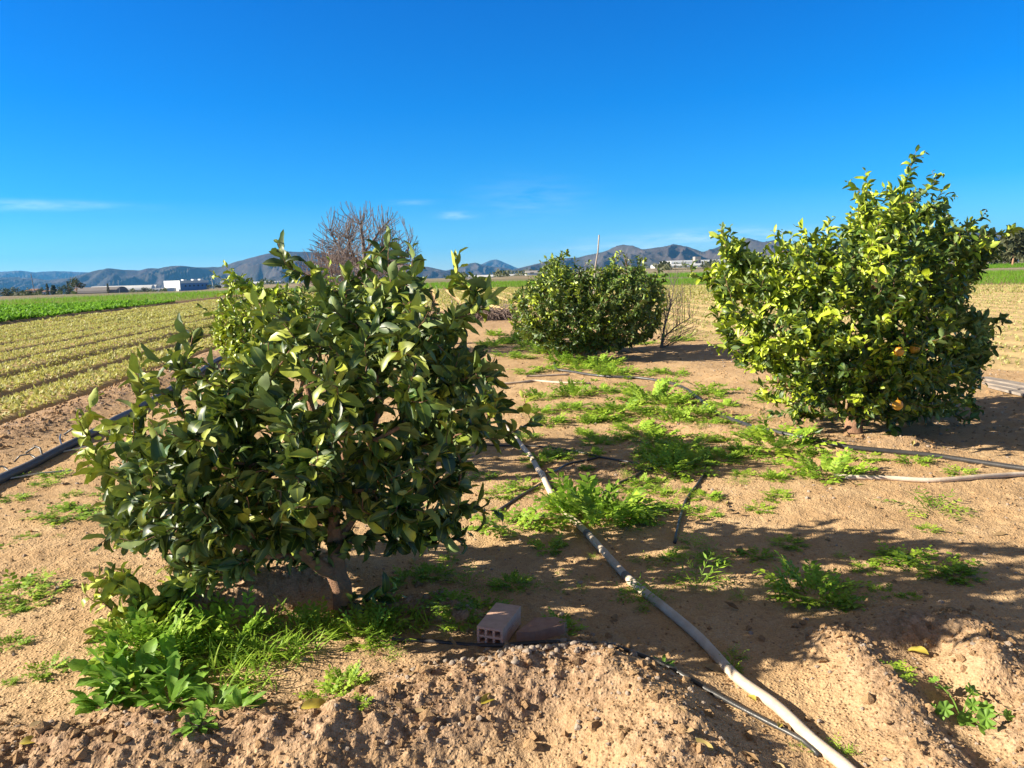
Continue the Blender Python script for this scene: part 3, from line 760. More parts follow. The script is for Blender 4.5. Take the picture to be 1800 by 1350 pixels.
# ------------------------------------------------------------------ stones and crumbs of earth
STONE = surf('dusty_stone', (.42, .34, .27), (.27, .21, .16), 30, .9, .5, 200)
CLOD = surf('dry_clod', (.50, .325, .17), (.33, .20, .105), 14, .97, .9, 90, .1)
def ico(sub):
    import bmesh
    bm = bmesh.new(); bmesh.ops.create_icosphere(bm, subdivisions=sub, radius=1)
    v = np.array([x.co[:] for x in bm.verts]); f = np.array([[w.index for w in q.verts] for q in bm.faces]); bm.free()
    return v, f
def rocks(name, pts, size, mat, seed, sub=1, flat=.6, sink=.35, rough=.35):
    rr = np.random.default_rng(seed); v, f = ico(sub); mb = MB()
    var = []
    for k in range(8):
        d = 1 + rough * (fbm(v[:, 0] * 1.6 + k * 9 + v[:, 2], v[:, 1] * 1.6 + v[:, 2] * 2.1, 3, k + 3) * 2)
        var.append(v * d[:, None])
    n = len(pts); V = np.empty((n, len(v), 3))
    Z = H(pts[:, 0], pts[:, 1])
    for i in range(n):
        a = rr.uniform(0, 6.28); c, s = math.cos(a), math.sin(a)
        s3 = size[i] * rr.uniform(.7, 1.25, 3) * [1, 1, flat]
        q = var[i % 8] * s3
        q = np.stack([q[:, 0] * c - q[:, 1] * s, q[:, 0] * s + q[:, 1] * c, q[:, 2]], 1)
        V[i] = q + [pts[i, 0], pts[i, 1], Z[i] + size[i] * flat * (1 - 2 * sink)]
    F_ = (f[None] + (np.arange(n) * len(v))[:, None, None]).reshape(-1, 3)
    mb.add(V.reshape(-1, 3), F_)
    return tag(mb.build(name, mat, smooth=sub > 1), kind='stuff')
rng = np.random.default_rng(78)
def scatter(n, xr, yr, dens):
    out = []
    while len(out) < n:
        p = np.stack([rng.uniform(*xr, 4000), yr[0] * (yr[1] / yr[0]) ** rng.random(4000)], 1)
        p = p[(np.abs(p[:, 0]) < .72 * p[:, 1] + .4)]
        p = p[rng.random(len(p)) < dens(p[:, 0], p[:, 1])]
        out.extend(p)
    return np.array(out[:n])
def bermness(X, Y):
    k = np.zeros(X.shape)
    for line, h, wd, cl in BERMS: k = np.maximum(k, cl * np.exp(-(seg_dist(X, Y, line) / (wd * 1.2)) ** 2))
    s, q = rowc(X, Y)
    return np.maximum(k, np.exp(-((s - (S_EDGE + .5)) / .45) ** 2))
pl = lambda X, Y: (field_masks(X, Y)[2] < .3)
p = scatter(2400, (-9, 9), (1.7, 14), lambda X, Y: np.clip(bermness(X, Y) * (.25 + .75 * (fbm(X * 4, Y * 4, 2, 61) > 0)) + .015, 0, 1) * pl(X, Y))
rocks('soil_clods', p, .003 + .019 * rng.random(len(p)) ** 4.5 + .0011 * p[:, 1], CLOD, 4, 1, .7, rough=.62)
p = scatter(5500, (-6, 6), (1.7, 7), lambda X, Y: np.clip(bermness(X, Y) * .8 + .06, 0, 1) * pl(X, Y))
rocks('soil_clods', p, .0022 + .0035 * rng.random(len(p)) ** 1.5 + .0004 * p[:, 1], CLOD, 14, 1, .7)
p = scatter(2600, (-9, 9), (2.2, 12), lambda X, Y: (.35 + .3 * (fbm(X * 1.5, Y * 1.5, 2, 66) > 0)) * pl(X, Y))
rocks('soil_clods', p, .003 + .007 * rng.random(len(p)) ** 3 + .0008 * p[:, 1], CLOD, 15, 1, .75)
p = scatter(2600, (-9, 9), (1.7, 16), lambda X, Y: (.10 + .5 * bermness(X, Y)) * pl(X, Y))
rocks('gravel', p, .003 + .009 * rng.random(len(p)) ** 3 + .0007 * p[:, 1], STONE, 5, 1, .65)
# the little heap of rounded stones in front of the brick
c0 = ground_at(930, 1140)
p = np.stack([c0[0] + rng.normal(.03, .20, 150), c0[1] + rng.normal(-.03, .07, 150)], 1)
rocks('gravel', p, .005 + .011 * rng.random(150) ** 1.5, STONE, 6, 2, .7, .2, .2)
# ------------------------------------------------------------------ weeds
WEED = leaf_mat('weed_leaf', (.11, .22, .018), (.24, .40, .035), (.44, .58, .05), (.24, .36, .06), .6, .3, (.25, .5, .05), spec=.3)
WEEDB = leaf_mat('broad_weed_leaf', (.09, .19, .028), (.19, .34, .05), (.24, .42, .05), (.20, .29, .11), .55, .3, (.25, .5, .05), vein=.5, spec=.3)
def frond_tuft(seed, n, h, el=(.3, 1.4), lw=.34, pairs=7, rad=.25, droop=.8, ll=.26):
    """tuft of finely cut leaves, unit scale about 1 m across"""
    rr = np.random.default_rng(seed); P, D, N, L, W, T = [], [], [], [], [], []
    mb = MB()
    for i in range(n):
        az = rr.uniform(0, 6.28); e = rr.uniform(*el); ln = h * rr.uniform(.55, 1.1)
        p = np.array([math.cos(az), math.sin(az), 0]) * rad * rr.random() ** .6
        d = np.array([math.cos(az) * math.cos(e), math.sin(az) * math.cos(e), math.sin(e)])
        d = unit((d + rr.normal(0, .15, 3))[None])[0]
        pts = [p]; k = 8; tn_ = (rr.random(), np.clip(rr.normal(.35, .3), 0, 1), rr.random())
        dd = d.copy()
        for j in range(k):
            dd = unit((dd + np.array([math.cos(az), math.sin(az), -1]) * droop * .1 * (j / k) * 1.5)[None])[0]
            pts.append(pts[-1] + dd * ln / k)
        pts = np.array(pts)
        mb.tube(pts, np.linspace(.010, .004, k + 1) * h, 3, (tn_[0], tn_[1], tn_[2], .5), cap=False)
        for t_ in np.linspace(.22, 1, pairs):
            a = t_ * k; j = min(int(a), k - 1); q = pts[j] + (pts[j + 1] - pts[j]) * (a - j); dr = unit((pts[j + 1] - pts[j])[None])[0]
            sd = np.cross(dr, [0, 0, 1]); sd /= np.linalg.norm(sd) + 1e-9; nn = np.cross(sd, dr)
            for sg in ((-1, 1) if t_ < .99 else (0,)):
                P.append(q); D.append(dr * .75 + sg * sd + rr.normal(0, .15, 3)); N.append(nn + rr.normal(0, .25, 3))
                l_ = ln * ll * (1.15 - .8 * abs(t_ - .6)); L.append(l_); W.append(l_ * lw * .5); T.append(tn_)
    n_ = len(P)
    global rng
    add_leaves(mb, np.array(P), np.array(D), np.array(N), np.array(L), np.array(W), np.full(n_, .2), rr.normal(.3, .5, n_), np.array(T), 2, cols=2)
    return mb
def rosette(seed, n, L0, W0, el=(.15, 1.0), rag=.18, wave=.18, seg=8, young=(.1, .7), rad=.04):
    rr = np.random.default_rng(seed); az = rr.uniform(0, 6.28, n); e = rr.uniform(*el, n)
    D = np.stack([np.cos(az) * np.cos(e), np.sin(az) * np.cos(e), np.sin(e)], 1)
    N = np.stack([-np.cos(az) * np.sin(e), -np.sin(az) * np.sin(e), np.cos(e)], 1) + rr.normal(0, .2, (n, 3))
    P = np.stack([np.cos(az), np.sin(az), np.zeros(n)], 1) * rad * rr.random(n)[:, None]
    L = L0 * rr.uniform(.5, 1.15, n); mb = MB()
    T = np.stack([rr.random(n), rr.uniform(*young, n), rr.random(n)], 1)
    add_leaves(mb, P, D, N, L, L * W0 * rr.uniform(.8, 1.2, n), np.full(n, .25), rr.uniform(.3, 1.3, n), T, seg, wave, 5, peak=1.35, rag=rag)
    return mb
def blades(seed, n, h, rad):
    rr = np.random.default_rng(seed); az = rr.uniform(0, 6.28, n); e = rr.uniform(.6, 1.5, n)
    D = np.stack([np.cos(az) * np.cos(e), np.sin(az) * np.cos(e), np.sin(e)], 1)
    N = np.stack([-np.cos(az) * np.sin(e), -np.sin(az) * np.sin(e), np.cos(e)], 1)
    P = np.stack([rr.normal(0, rad, n), rr.normal(0, rad, n), np.zeros(n)], 1)
    L = h * rr.uniform(.5, 1.2, n); mb = MB()
    T = np.stack([rr.random(n), rr.uniform(0, .7, n), rr.random(n)], 1)
    add_leaves(mb, P, D, N, L, L * .022 + .0015, np.full(n, .3), rr.uniform(.2, 1.8, n), T, 5, 0, 2, peak=.6)
    return mb
def mallow(seed, n, rad):
    rr = np.random.default_rng(seed); mb = MB()
    for i in range(n):
        az = rr.uniform(0, 6.28); r_ = rad * rr.uniform(.3, 1); z = rr.uniform(.03, .10)
        c = np.array([math.cos(az) * r_, math.sin(az) * r_, z]); R_ = rr.uniform(.018, .034)
        up_ = unit((np.array([math.cos(az) * .5, math.sin(az) * .5 - .3, 1]) + rr.normal(0, .25, 3))[None])[0]
        u = unit(np.cross(up_, [.3, .9, .1])[None])[0]; v = np.cross(up_, u)
        k = 42; a = np.linspace(0, 2 * math.pi, k, endpoint=False)
        lob = 1 + .10 * np.cos(a * 7); gap = 1 - .8 * np.exp(-((a - math.pi) / .22) ** 2)
        ring = lambda f, lift: c + (R_ * f * lob * gap)[:, None] * (np.cos(a)[:, None] * u + np.sin(a)[:, None] * v) + (lift * R_ * (np.cos(a * 7) * .12 + .18))[:, None] * up_
        v0 = np.vstack([c[None], ring(.5, np.full(k, .6)), ring(1.0, np.full(k, 1.2))])
        j = np.arange(k); j2 = (j + 1) % k
        tn_ = np.zeros((len(v0), 4)); tn_[:, 0] = rr.random(); tn_[:, 1] = rr.uniform(.2, .6); tn_[:, 3] = .5
        mb.add(v0, [np.stack([np.zeros(k, int), 1 + j, 1 + j2], 1), np.stack([1 + j, 1 + k + j, 1 + k + j2, 1 + j2], 1)], tn_)
        mid = c * [.45, .45, .8]; mb.tube([[0, 0, 0], mid, c], [.0018, .0015, .0012], 4, (.5, .5, 0, .5), cap=False)
    return mb
VAR = {
 'f': [frond_tuft(100 + i, 54, .45, (.15, 1.4), .5, 6, .32, .8, .28) for i in range(4)],        # feathery, upright
 's': [frond_tuft(120 + i, 40, .48, (.02, .65), .6, 5, .2, .4) for i in range(3)],        # low and spreading
 'd': [frond_tuft(140 + i, 22, .55, (.1, 1.2), .22, 5, .15) for i in range(2)],         # thin, straggly
 'b': [rosette(160 + i, 26, .42, .17, (.05, 1.2), seg=8, rad=.12) for i in range(2)],      # broad rosette
 'g': [blades(170 + i, 90, .7, .22) for i in range(2)],
}
PROT = {}
NW = [0]
def weed(px, py, wpx, kind, label, cat='weed', group=None, hs=1.0, name=None, pt=None):
    if pt is None: pt = ground_at(px, py)
    size = wpx / F * pt[1]
    i = NW[0]; NW[0] += 1
    vi = i % len(VAR[kind]); key = (kind, vi)
    nm = name or {'f': 'weed_tuft', 's': 'weed_tuft', 'd': 'weed_tuft', 'b': 'broadleaf_weed', 'g': 'grass_tuft'}[kind]
    if key not in PROT:
        o = VAR[kind][vi].build(nm, WEEDB if kind == 'b' else WEED); PROT[key] = o
    else:
        o = PROT[key].copy(); COL.objects.link(o); o.name = nm
        for k in ('label', 'category', 'group'):
            if k in o: del o[k]
    o.location = (pt[0], pt[1], pt[2] - .006); o.scale = (size, size, size * hs); o.rotation_euler = (0, 0, random.uniform(0, 6.28))
    return tag(o, label, cat, group)
# single plants one can point at
weed(1048, 912, 190, 'f', 'biggest sunlit green weed clump, growing over the middle of the beige pipe', hs=1.05)
weed(1085, 905, 120, 'f', 'green weed clump just right of the biggest clump on the beige pipe', hs=.9)
weed(1010, 905, 110, 'f', 'green weed clump on the left flank of the biggest clump, leaning over the pipe', hs=1.0)
weed(893, 925, 130, 's', 'low spreading green weed mat left of the beige pipe in the sun', hs=.9)
weed(962, 965, 70, 's', 'small weed rosette on the shadow edge left of the beige pipe', hs=1.2)
weed(1132, 905, 90, 's', 'low green weed right of the biggest clump, by its shadow')
weed(1430, 1045, 150, 'f', 'largest feathery weed in the tree shadow right of the pipe', hs=.95)
weed(1472, 1066, 70, 's', 'short bright-tipped weed beside the largest shaded feathery weed', hs=1.3)
weed(1225, 1030, 130, 'd', 'straggly dark weed in the tree shadow right of the pipe', hs=1.2)
weed(1640, 995, 130, 's', 'broad low weed patch at the right edge of the tree shadow', hs=.8)
weed(1575, 985, 90, 's', 'dark low weed left of the broad weed patch in the shadow', hs=.7)
weed(1680, 1015, 80, 's', 'small low weed below the broad weed patch at the shadow edge', hs=.8)
weed(1640, 895, 130, 'd', 'dry straggly yellow-green weed below the beige hose on the right', hs=.7)
weed(1455, 838, 120, 'f', 'green weed at the left end of the beige hose', hs=.8)
weed(1370, 785, 130, 'f', 'green weed clump beside the black pipe, left of the orange tree trunk', hs=.75)
weed(115, 905, 105, 's', 'low round green weed on bare earth at far left of the nearest tree', hs=.6)
weed(35, 1045, 110, 's', 'spreading weed with thin leaves at the left edge of the photo', hs=.8)
weed(85, 1180, 75, 's', 'small dark weed on pale earth left of the big leafy clump', hs=1.0)
weed(20, 1135, 60, 's', 'little round green weed at the left edge below the spreading one', hs=1.0)
weed(18, 1203, 28, 'f', 'tiny green weed at the left edge, lowest of the weeds there')
weed(1575, 1183, 75, 's', 'small bright green weed on the earth ridge at lower right', hs=.5)
weed(1470, 1325, 70, 'd', 'small green weed beside the lower end of the beige pipe', hs=.7)
weed(1415, 1320, 60, 'd', 'small green weed between the black hose and the beige pipe end', hs=.6)
weed(1290, 1158, 50, 'd', 'small shaded weed right of the beige pipe beside its sunlit bend', hs=1.0)
weed(1283, 1180, 38, 'f', 'pale upright weed touching the beige pipe near its sunlit part', hs=1.8)
weed(1165, 1172, 60, 'b', 'small broad-leaved weed on the thin black hose', hs=.9)
weed(985, 1110, 70, 'f', 'weed growing against the broken roof tile', hs=1.1)
weed(1130, 1060, 100, 'd', 'thin weed crossing the beige pipe in the shade', hs=.9)
# the big leafy clump at the foot of the nearest tree
for i, (x, y, wd, k, hs, lb) in enumerate([
    (230, 1215, 190, 'b', 1.3, 'leafy green weed with toothed leaves on the left of the foreground clump'),
    (300, 1235, 190, 'b', 1.1, 'broad-leaved weed in the middle front of the foreground clump'),
    (375, 1245, 150, 'b', .9, 'weed with large grey-green wavy leaves at the front right of the foreground clump'),
    (200, 1190, 150, 'b', 1.5, 'bright green broad-leaved weed at the left end of the foreground clump'),
    (270, 1165, 170, 'f', 1.3, 'bright feathery weed behind the foreground clump of broad leaves'),
    (330, 1150, 120, 'f', 1.1, 'feathery weed under the low left branches of the nearest tree'),
    (390, 1170, 110, 'g', .8, 'long grass tuft right of the foreground broad-leaved clump'),
    (450, 1160, 130, 'g', .7, 'thick grass tuft left of the nearest tree trunk'),
    (520, 1150, 110, 'g', .7, 'grass tuft directly before the nearest tree trunk'),
    (480, 1110, 100, 'g', .7, 'grass tuft behind the others, left of the nearest tree trunk'),
    (640, 1120, 110, 'f', 1.0, 'dark weed at the right foot of the nearest tree trunk'),
    (700, 1110, 110, 'g', .6, 'shaded grass tuft right of the nearest tree trunk'),
    (575, 1225, 90, 's', 1.2, 'leafy upright weed on the earth ridge below the nearest tree trunk'),
    (610, 1205, 70, 'f', 1.2, 'small leafy weed beside the upright one below the nearest tree trunk'),
    (430, 1210, 120, 'g', .6, 'grass tuft at the right front of the foreground clump'),
    (630, 1235, 50, 's', .7, 'tiny weed on the earth ridge below the nearest tree'),
    (680, 1150, 90, 'd', .8, 'straggly weed beside the left end of the thin black hose'),
    (180, 1240, 130, 'b', 1.0, 'low toothed leaves spreading out of the front left of the foreground clump'),
    (350, 1275, 120, 'b', .8, 'pale wavy leaves at the lowest front of the foreground clump'),
    (420, 1245, 110, 'b', .8, 'small broad-leaved weed before the grass tufts of the foreground clump'),
    (250, 1130, 150, 'f', 1.3, 'bright feathery weed at the back left of the foreground clump'),
    (410, 1125, 150, 'f', 1.1, 'feathery weed at the back right of the foreground clump'),
    (310, 1195, 170, 'b', 1.5, 'tall broad-leaved weed in the heart of the foreground clump'),
    (560, 1110, 110, 'f', .9, 'feathery weed touching the nearest tree trunk on its left')]):
    weed(x, y, wd, k, lb, hs=hs, cat='grass tuft' if k == 'g' else 'weed')
# the many small ones nothing tells apart, area by area
AREAS = [
 ('small green weed tuft among many on the sunlit dirt between the citrus trees', 'weeds between the citrus trees',
  [(1185, 830, 150, 'f'), (1215, 815, 120, 'f'), (1160, 800, 110, 'f'), (1140, 705, 130, 'f'), (1175, 712, 110, 'f'), (1090, 722, 130, 'f'), (1055, 735, 100, 's'), (1120, 760, 120, 'f'), (1150, 775, 120, 'f'), (1205, 790, 110, 'f'), (1010, 695, 90, 'f'), (950, 700, 80, 'f'), (965, 745, 90, 'f'), (945, 725, 80, 'f'), (1075, 660, 80, 'f'), (1240, 875, 75, 'f'), (1232, 905, 75, 's'), (1355, 840, 60, 'f'), (1370, 870, 50, 's'), (1310, 800, 90, 'f'), (1270, 808, 90, 'f'), (1350, 705, 90, 'f'), (1290, 742, 70, 's'), (1270, 715, 70, 'f'), (1245, 690, 80, 's'), (880, 870, 75, 's'), (850, 840, 60, 's'), (920, 855, 70, 's'), (955, 808, 110, 'f'), (1050, 780, 80, 'f'), (990, 805, 60, 's'), (1690, 833, 60, 's'), (1605, 812, 70, 's'), (1520, 805, 80, 's'), (1635, 932, 50, 's'), (1280, 770, 60, 's'), (1230, 730, 90, 'f'), (1190, 740, 90, 'f'), (1330, 765, 70, 'f'), (1400, 800, 60, 's'), (1060, 690, 70, 'f'), (1100, 690, 70, 's'), (1040, 740, 60, 's'), (1235, 775, 60, 's'), (1440, 800, 60, 'f'), (1180, 870, 40, 's'), (1310, 835, 50, 's'), (925, 770, 60, 's'), (1000, 720, 70, 'f'), (1420, 840, 50, 's')]),
 ('small green weed tuft among many round the foot of the middle citrus bush', 'weeds round the middle citrus bush',
  [(1020, 640, 90, 'f'), (990, 638, 80, 'f'), (1050, 640, 70, 'f'), (935, 612, 80, 'f'), (905, 600, 70, 'f'), (960, 620, 80, 'f'), (880, 605, 70, 'f'), (915, 630, 60, 'f'), (950, 600, 60, 's'), (1075, 640, 60, 's'), (890, 625, 60, 's'), (1130, 605, 60, 's'), (860, 610, 60, 'f'), (1200, 600, 50, 's'), (1105, 655, 50, 's'), (1150, 655, 40, 's'), (1190, 660, 50, 's'), (925, 655, 60, 's'), (965, 650, 60, 's'), (930, 590, 50, 'f'), (870, 590, 50, 'f'), (1020, 650, 70, 'f'), (1060, 650, 70, 'f')]),
 ('small dark weed tuft among several in the shadow of the nearest citrus tree', 'weeds in the shadow of the nearest tree',
  [(870, 1045, 100, 'd'), (900, 1030, 90, 'f'), (760, 1010, 90, 'f'), (820, 1025, 100, 'd'), (935, 1035, 80, 'd'), (790, 1060, 90, 's'), (720, 1020, 80, 's'), (850, 1075, 90, 's'), (1135, 990, 90, 'd'), (1220, 962, 100, 'd'), (1385, 955, 70, 's'), (1330, 978, 70, 's'), (1120, 1045, 70, 's'), (1185, 985, 60, 's'), (1555, 1045, 60, 's'), (1300, 1055, 50, 'd'), (1245, 985, 70, 's'), (1525, 1000, 60, 's'), (1020, 1040, 50, 'd'), (750, 1085, 80, 's'), (810, 1095, 80, 's'), (680, 1070, 80, 's'), (1600, 1050, 40, 's')]),
 ('tiny green weed among several on the bare earth left of the nearest tree', 'weeds left of the nearest tree',
  [(80, 852, 55, 's'), (25, 878, 55, 's'), (35, 838, 40, 's'), (100, 838, 60, 's'), (10, 962, 40, 's'), (60, 1065, 70, 's'), (165, 800, 60, 's'), (195, 870, 70, 's'), (215, 830, 60, 's'), (130, 870, 40, 's'), (45, 945, 40, 's'), (180, 905, 50, 'd'), (70, 1020, 60, 'd'), (105, 945, 30, 'd'), (230, 905, 60, 's'), (15, 1075, 60, 's'), (160, 1150, 50, 'd'), (95, 1035, 60, 's')])]
r5 = random.Random(12)
def free(x, y): return not (1380 < x < 1760 and y < 745) and not (x < 945 and y > 700 and y < 900 and x < 880)
for _ in range(95):
    x, y = r5.triangular(870, 1420, 1150), r5.uniform(645, 900)
    if free(x, y): AREAS[0][2].append((x, y, r5.uniform(28, 62) * (.6 + .4 * (y - 600) / 250), r5.choice('ffsds')))
for _ in range(14): AREAS[2][2].append((r5.uniform(700, 1560), r5.uniform(955, 1090), r5.uniform(25, 50), r5.choice('sdd')))
for lb, gr, lst in AREAS:
    for (x, y, wd, k) in lst:
        weed(x, y, wd * (.92 if k == 's' else .74), k, lb, group=gr, hs=random.uniform(.5, .95) if k != 'd' else random.uniform(.6, 1.1))
ml = ground_at(1690, 1262)
mo = mallow(3, 15, .15).build('mallow_plant', WEEDB); mo.location = ml - [0, 0, .004]
tag(mo, 'mallow plant with round pleated leaves in the hollow at lower right', 'weed')

# ------------------------------------------------------------------ fallen leaves
DRY = leaf_mat('fallen_leaf', (.36, .27, .03), (.42, .33, .06), (.45, .38, .05), (.38, .30, .10), .6, .15, (.5, .4, .05), vein=.4)
for (x, y, L, a, lb) in [(530, 1254, .10, .2, 'yellow curled fallen leaf on the earth ridge below the nearest tree'), (845, 1245, .085, .7, 'olive green fallen leaf beside a twig on the earth ridge'),
                         (1632, 1160, .09, 2.4, 'grey-green fallen leaf in the earth hollow at lower right'), (1328, 1240, .055, 1.9, 'yellow leaf wedged between black hose and beige pipe'),
                         (1368, 1288, .045, 1.0, 'small brown leaf on the black hose near its end'), (35, 1315, .07, .3, 'yellow-green fallen leaf at the bottom left corner')]:
    g = ground_at(x, y); mb = MB()
    add_leaves(mb, np.zeros((1, 3)), np.array([[math.cos(a), math.sin(a), .12]]), np.array([[.1, -.35, 1.0]]), np.array([L]), np.array([L * .26]), np.array([.5]), np.array([.9]), np.array([[random.random(), .4, .5]]), 8, .1, 5)
    o = mb.build('fallen_leaf', DRY); o.location = g + [0, 0, .014]; tag(o, lb, 'leaf')

# dead leaves, straw and twig ends strewn on the soil
r6 = np.random.default_rng(66); n = 900
X = r6.uniform(-3.2, 4.5, n); Y = 1.8 + 8 * r6.random(n) ** 1.6
k = (np.abs(X) < .72 * Y) & (r6.random(n) < .35 + .65 * np.exp(-(((X + .4) / 1.6) ** 2 + ((Y - 3.5) / 1.2) ** 2)) + .5 * np.exp(-(((X - 3.4) / 1.8) ** 2 + ((Y - 7.8) / 1.2) ** 2)))
X, Y = X[k], Y[k]; n = len(X); az = r6.uniform(0, 6.28, n); L = np.where(r6.random(n) < .5, r6.uniform(.025, .07, n), r6.uniform(.04, .11, n))
thin = r6.random(n) < .45
W = np.where(thin, .0022, L * .22)
LIT = leaf_mat('dead_leaf', (.20, .12, .06), (.38, .27, .14), (.45, .36, .12), (.30, .21, .11), .75, .05, spec=.2)
mb = MB(); add_leaves(mb, np.stack([X, Y, H(X, Y) + .006], 1), np.stack([np.cos(az), np.sin(az), r6.normal(0, .12, n)], 1), np.stack([r6.normal(0, .3, n), r6.normal(0, .3, n), np.ones(n)], 1), L, W, r6.uniform(0, .9, n), r6.normal(0, .6, n), np.stack([r6.random(n), (r6.random(n) < .12) * .8, r6.random(n)], 1), 4, .15)
tag(mb.build('leaf_litter', LIT), kind='stuff')
# ------------------------------------------------------------------ pipes and hoses lying on the ground
def spline(P, step):
    P = np.array(P, float); P = np.vstack([2 * P[0] - P[1], P, 2 * P[-1] - P[-2]]); out = []
    for i in range(1, len(P) - 2):
        n = max(2, int(np.linalg.norm(P[i + 1] - P[i]) / step))
        for t_ in np.linspace(0, 1, n, endpoint=False):
            a, b_, c_, d_ = P[i - 1], P[i], P[i + 1], P[i + 2]
            out.append(.5 * ((2 * b_) + (-a + c_) * t_ + (2 * a - 5 * b_ + 4 * c_ - d_) * t_ ** 2 + (-a + 3 * b_ - 3 * c_ + d_) * t_ ** 3))
    out.append(P[-2]); return np.array(out)
def lay(pix, r, step=.05, sink=.15, smooth=9):
    P = np.array([ground_at(x, y) for x, y in pix])
    S = spline(P[:, :2], step)
    z = H(S[:, 0], S[:, 1], False) + r * (1 - sink)
    k = np.ones(smooth) / smooth; z = np.maximum(np.convolve(np.pad(z, smooth // 2, 'edge'), k, 'valid'), z - r * .3)
    return np.column_stack([S, z])
def pipe(name, pix, r, mat, label, cat, **kw):
    pts = lay(pix, r, **kw); mb = MB(); mb.tube(pts, r, 14)
    return tag(mb.build(name, mat), label, cat), pts
BEIGE = surf('weathered_beige_pvc', (.70, .59, .47), (.46, .35, .25), 9, .55, .15, 60, .35)
BLACKP = surf('dusty_black_polyethylene', (.028, .029, .032), (.07, .062, .055), 9, .38, .1, 80, .5)
GREYP = surf('dusty_grey_layflat', (.062, .066, .078), (.10, .095, .09), 7, .5, .2, 60, .4)
CLAYM = surf('clay_joint', (.30, .25, .2), (.2, .16, .12), 20, .7)
WHITEP = surf('white_tube', (.62, .6, .56), (.45, .42, .38), 20, .4)
o, pts = pipe('beige_pipe', [(880, 742), (900, 767), (922, 793), (938, 815), (955, 842), (968, 872), (992, 906), (1022, 932), (1062, 977), (1112, 1032), (1172, 1080), (1232, 1132), (1292, 1195), (1362, 1250), (1430, 1310), (1482, 1352), (1545, 1412)], .0215, BEIGE, 'long weathered beige plastic pipe running from the nearest tree to the bottom edge', 'pipe')
for f_ in (.30, .52, .60, .70):
    k = int(f_ * len(pts)); mb = MB(); mb.tube(pts[k:k + 2], 0.0235, 14); mb.build('joint', CLAYM, o)
pipe('black_hose', [(690, 1128), (760, 1131), (840, 1136), (960, 1132), (1050, 1132), (1100, 1146), (1170, 1174), (1220, 1202), (1290, 1242), (1350, 1277), (1412, 1312), (1440, 1332)], .0095, BLACKP, 'thin black hose passing the brick and running down beside the beige pipe', 'hose', smooth=5)
pipe('black_pipe', [(975, 640), (978, 650), (1000, 655), (1060, 663), (1130, 668), (1190, 680), (1225, 702), (1255, 726), (1300, 746), (1360, 761), (1420, 777), (1480, 790), (1560, 798), (1640, 806), (1730, 819), (1850, 835)], .021, BLACKP, 'long black pipe curving from the middle bush past the orange tree to the right edge', 'pipe')
pipe('beige_hose', [(1466, 842), (1500, 844), (1560, 846), (1640, 848), (1720, 843), (1800, 838), (1900, 833)], .018, BEIGE, 'beige hose lying on the dirt at the right, below the black pipe', 'hose', smooth=5)
pipe('beige_hose', [(780, 680), (850, 677), (917, 674), (940, 671), (985, 675), (1038, 676)], .016, BEIGE, 'thin beige hose lying among weeds between nearest tree and middle bush', 'hose', smooth=5)
pipe('beige_hose', [(925, 664), (960, 662), (1000, 660)], .014, BEIGE, 'short beige hose, farthest of the hoses, before the middle bush', 'hose', smooth=5)
pipe('drip_line', [(770, 781), (850, 784), (930, 786), (1000, 794), (1060, 808), (1130, 819)], .009, BLACKP, 'thin black drip line crossing under the far end of the beige pipe', 'hose', smooth=3)
pipe('drip_line', [(1052, 806), (1000, 817), (966, 832)], .009, BLACKP, 'short black drip line branch right of the beige pipe', 'hose', smooth=3)
pipe('drip_line', [(1165, 816), (1122, 836), (1086, 852), (1060, 868)], .010, BLACKP, 'black drip line end sticking out behind the biggest weed clump', 'hose', smooth=3)
pipe('drip_line', [(1240, 832), (1226, 852), (1206, 882), (1196, 912), (1190, 937), (1186, 958)], .010, BLACKP, 'black drip line running towards the camera right of the biggest weed clump', 'hose', smooth=3)
pipe('drip_line', [(958, 850), (925, 868), (900, 885), (868, 908)], .010, BLACKP, 'black drip line stub left of the beige pipe by the low weed mat', 'hose', smooth=3)
for (x, y, lb) in [(916, 869, 'yellow'), (902, 878, 'yellow')]:
    pass
o, pts = pipe('irrigation_pipe', [(-60, 895), (0, 850), (60, 822), (110, 795), (150, 774), (200, 745), (250, 717), (300, 688), (390, 632), (440, 602)], .04, GREYP, 'thick dark irrigation pipe with small spigots along the edge of the left field', 'pipe')
cum = np.concatenate([[0], np.cumsum(np.linalg.norm(np.diff(pts, axis=0), axis=1))])
def on(pxx, pyy): return pts[int(np.argmin(np.linalg.norm(pts - ground_at(pxx, pyy), axis=1)))]
for (x, y, v) in [(20, 842, 0), (72, 815, 1), (108, 795, 2), (140, 778, 1), (66, 818, 0)]:
    c = on(x, y); mb = MB()
    if v == 0: mb.tube([c + [0, 0, .03], c + [-.06, .01, .07], c + [-.14, 0, .06], c + [-.18, -.03, .01]], .008, 7)
    elif v == 1: mb.tube([c + [0, 0, .035], c + [-.03, .03, .09], c + [-.09, .06, .10], c + [-.16, .02, .05]], .009, 7)
    else: mb.tube([c + [0, 0, .03], c + [-.12, .18, .06], c + [-.25, .42, .05]], .008, 7)
    mb.build('spigot', BLACKP, o)
for (x, y) in [(25, 845), (105, 798)]:
    c = on(x, y); e = c + [.42, .22, 0]; e[2] = h1(e[0], e[1]) + .02; mb = MB(); mb.tube([c + [.03, 0, -.02], (c + e) / 2 + [0, 0, .0], e], .007, 6); mb.build('white_tube', WHITEP, o)

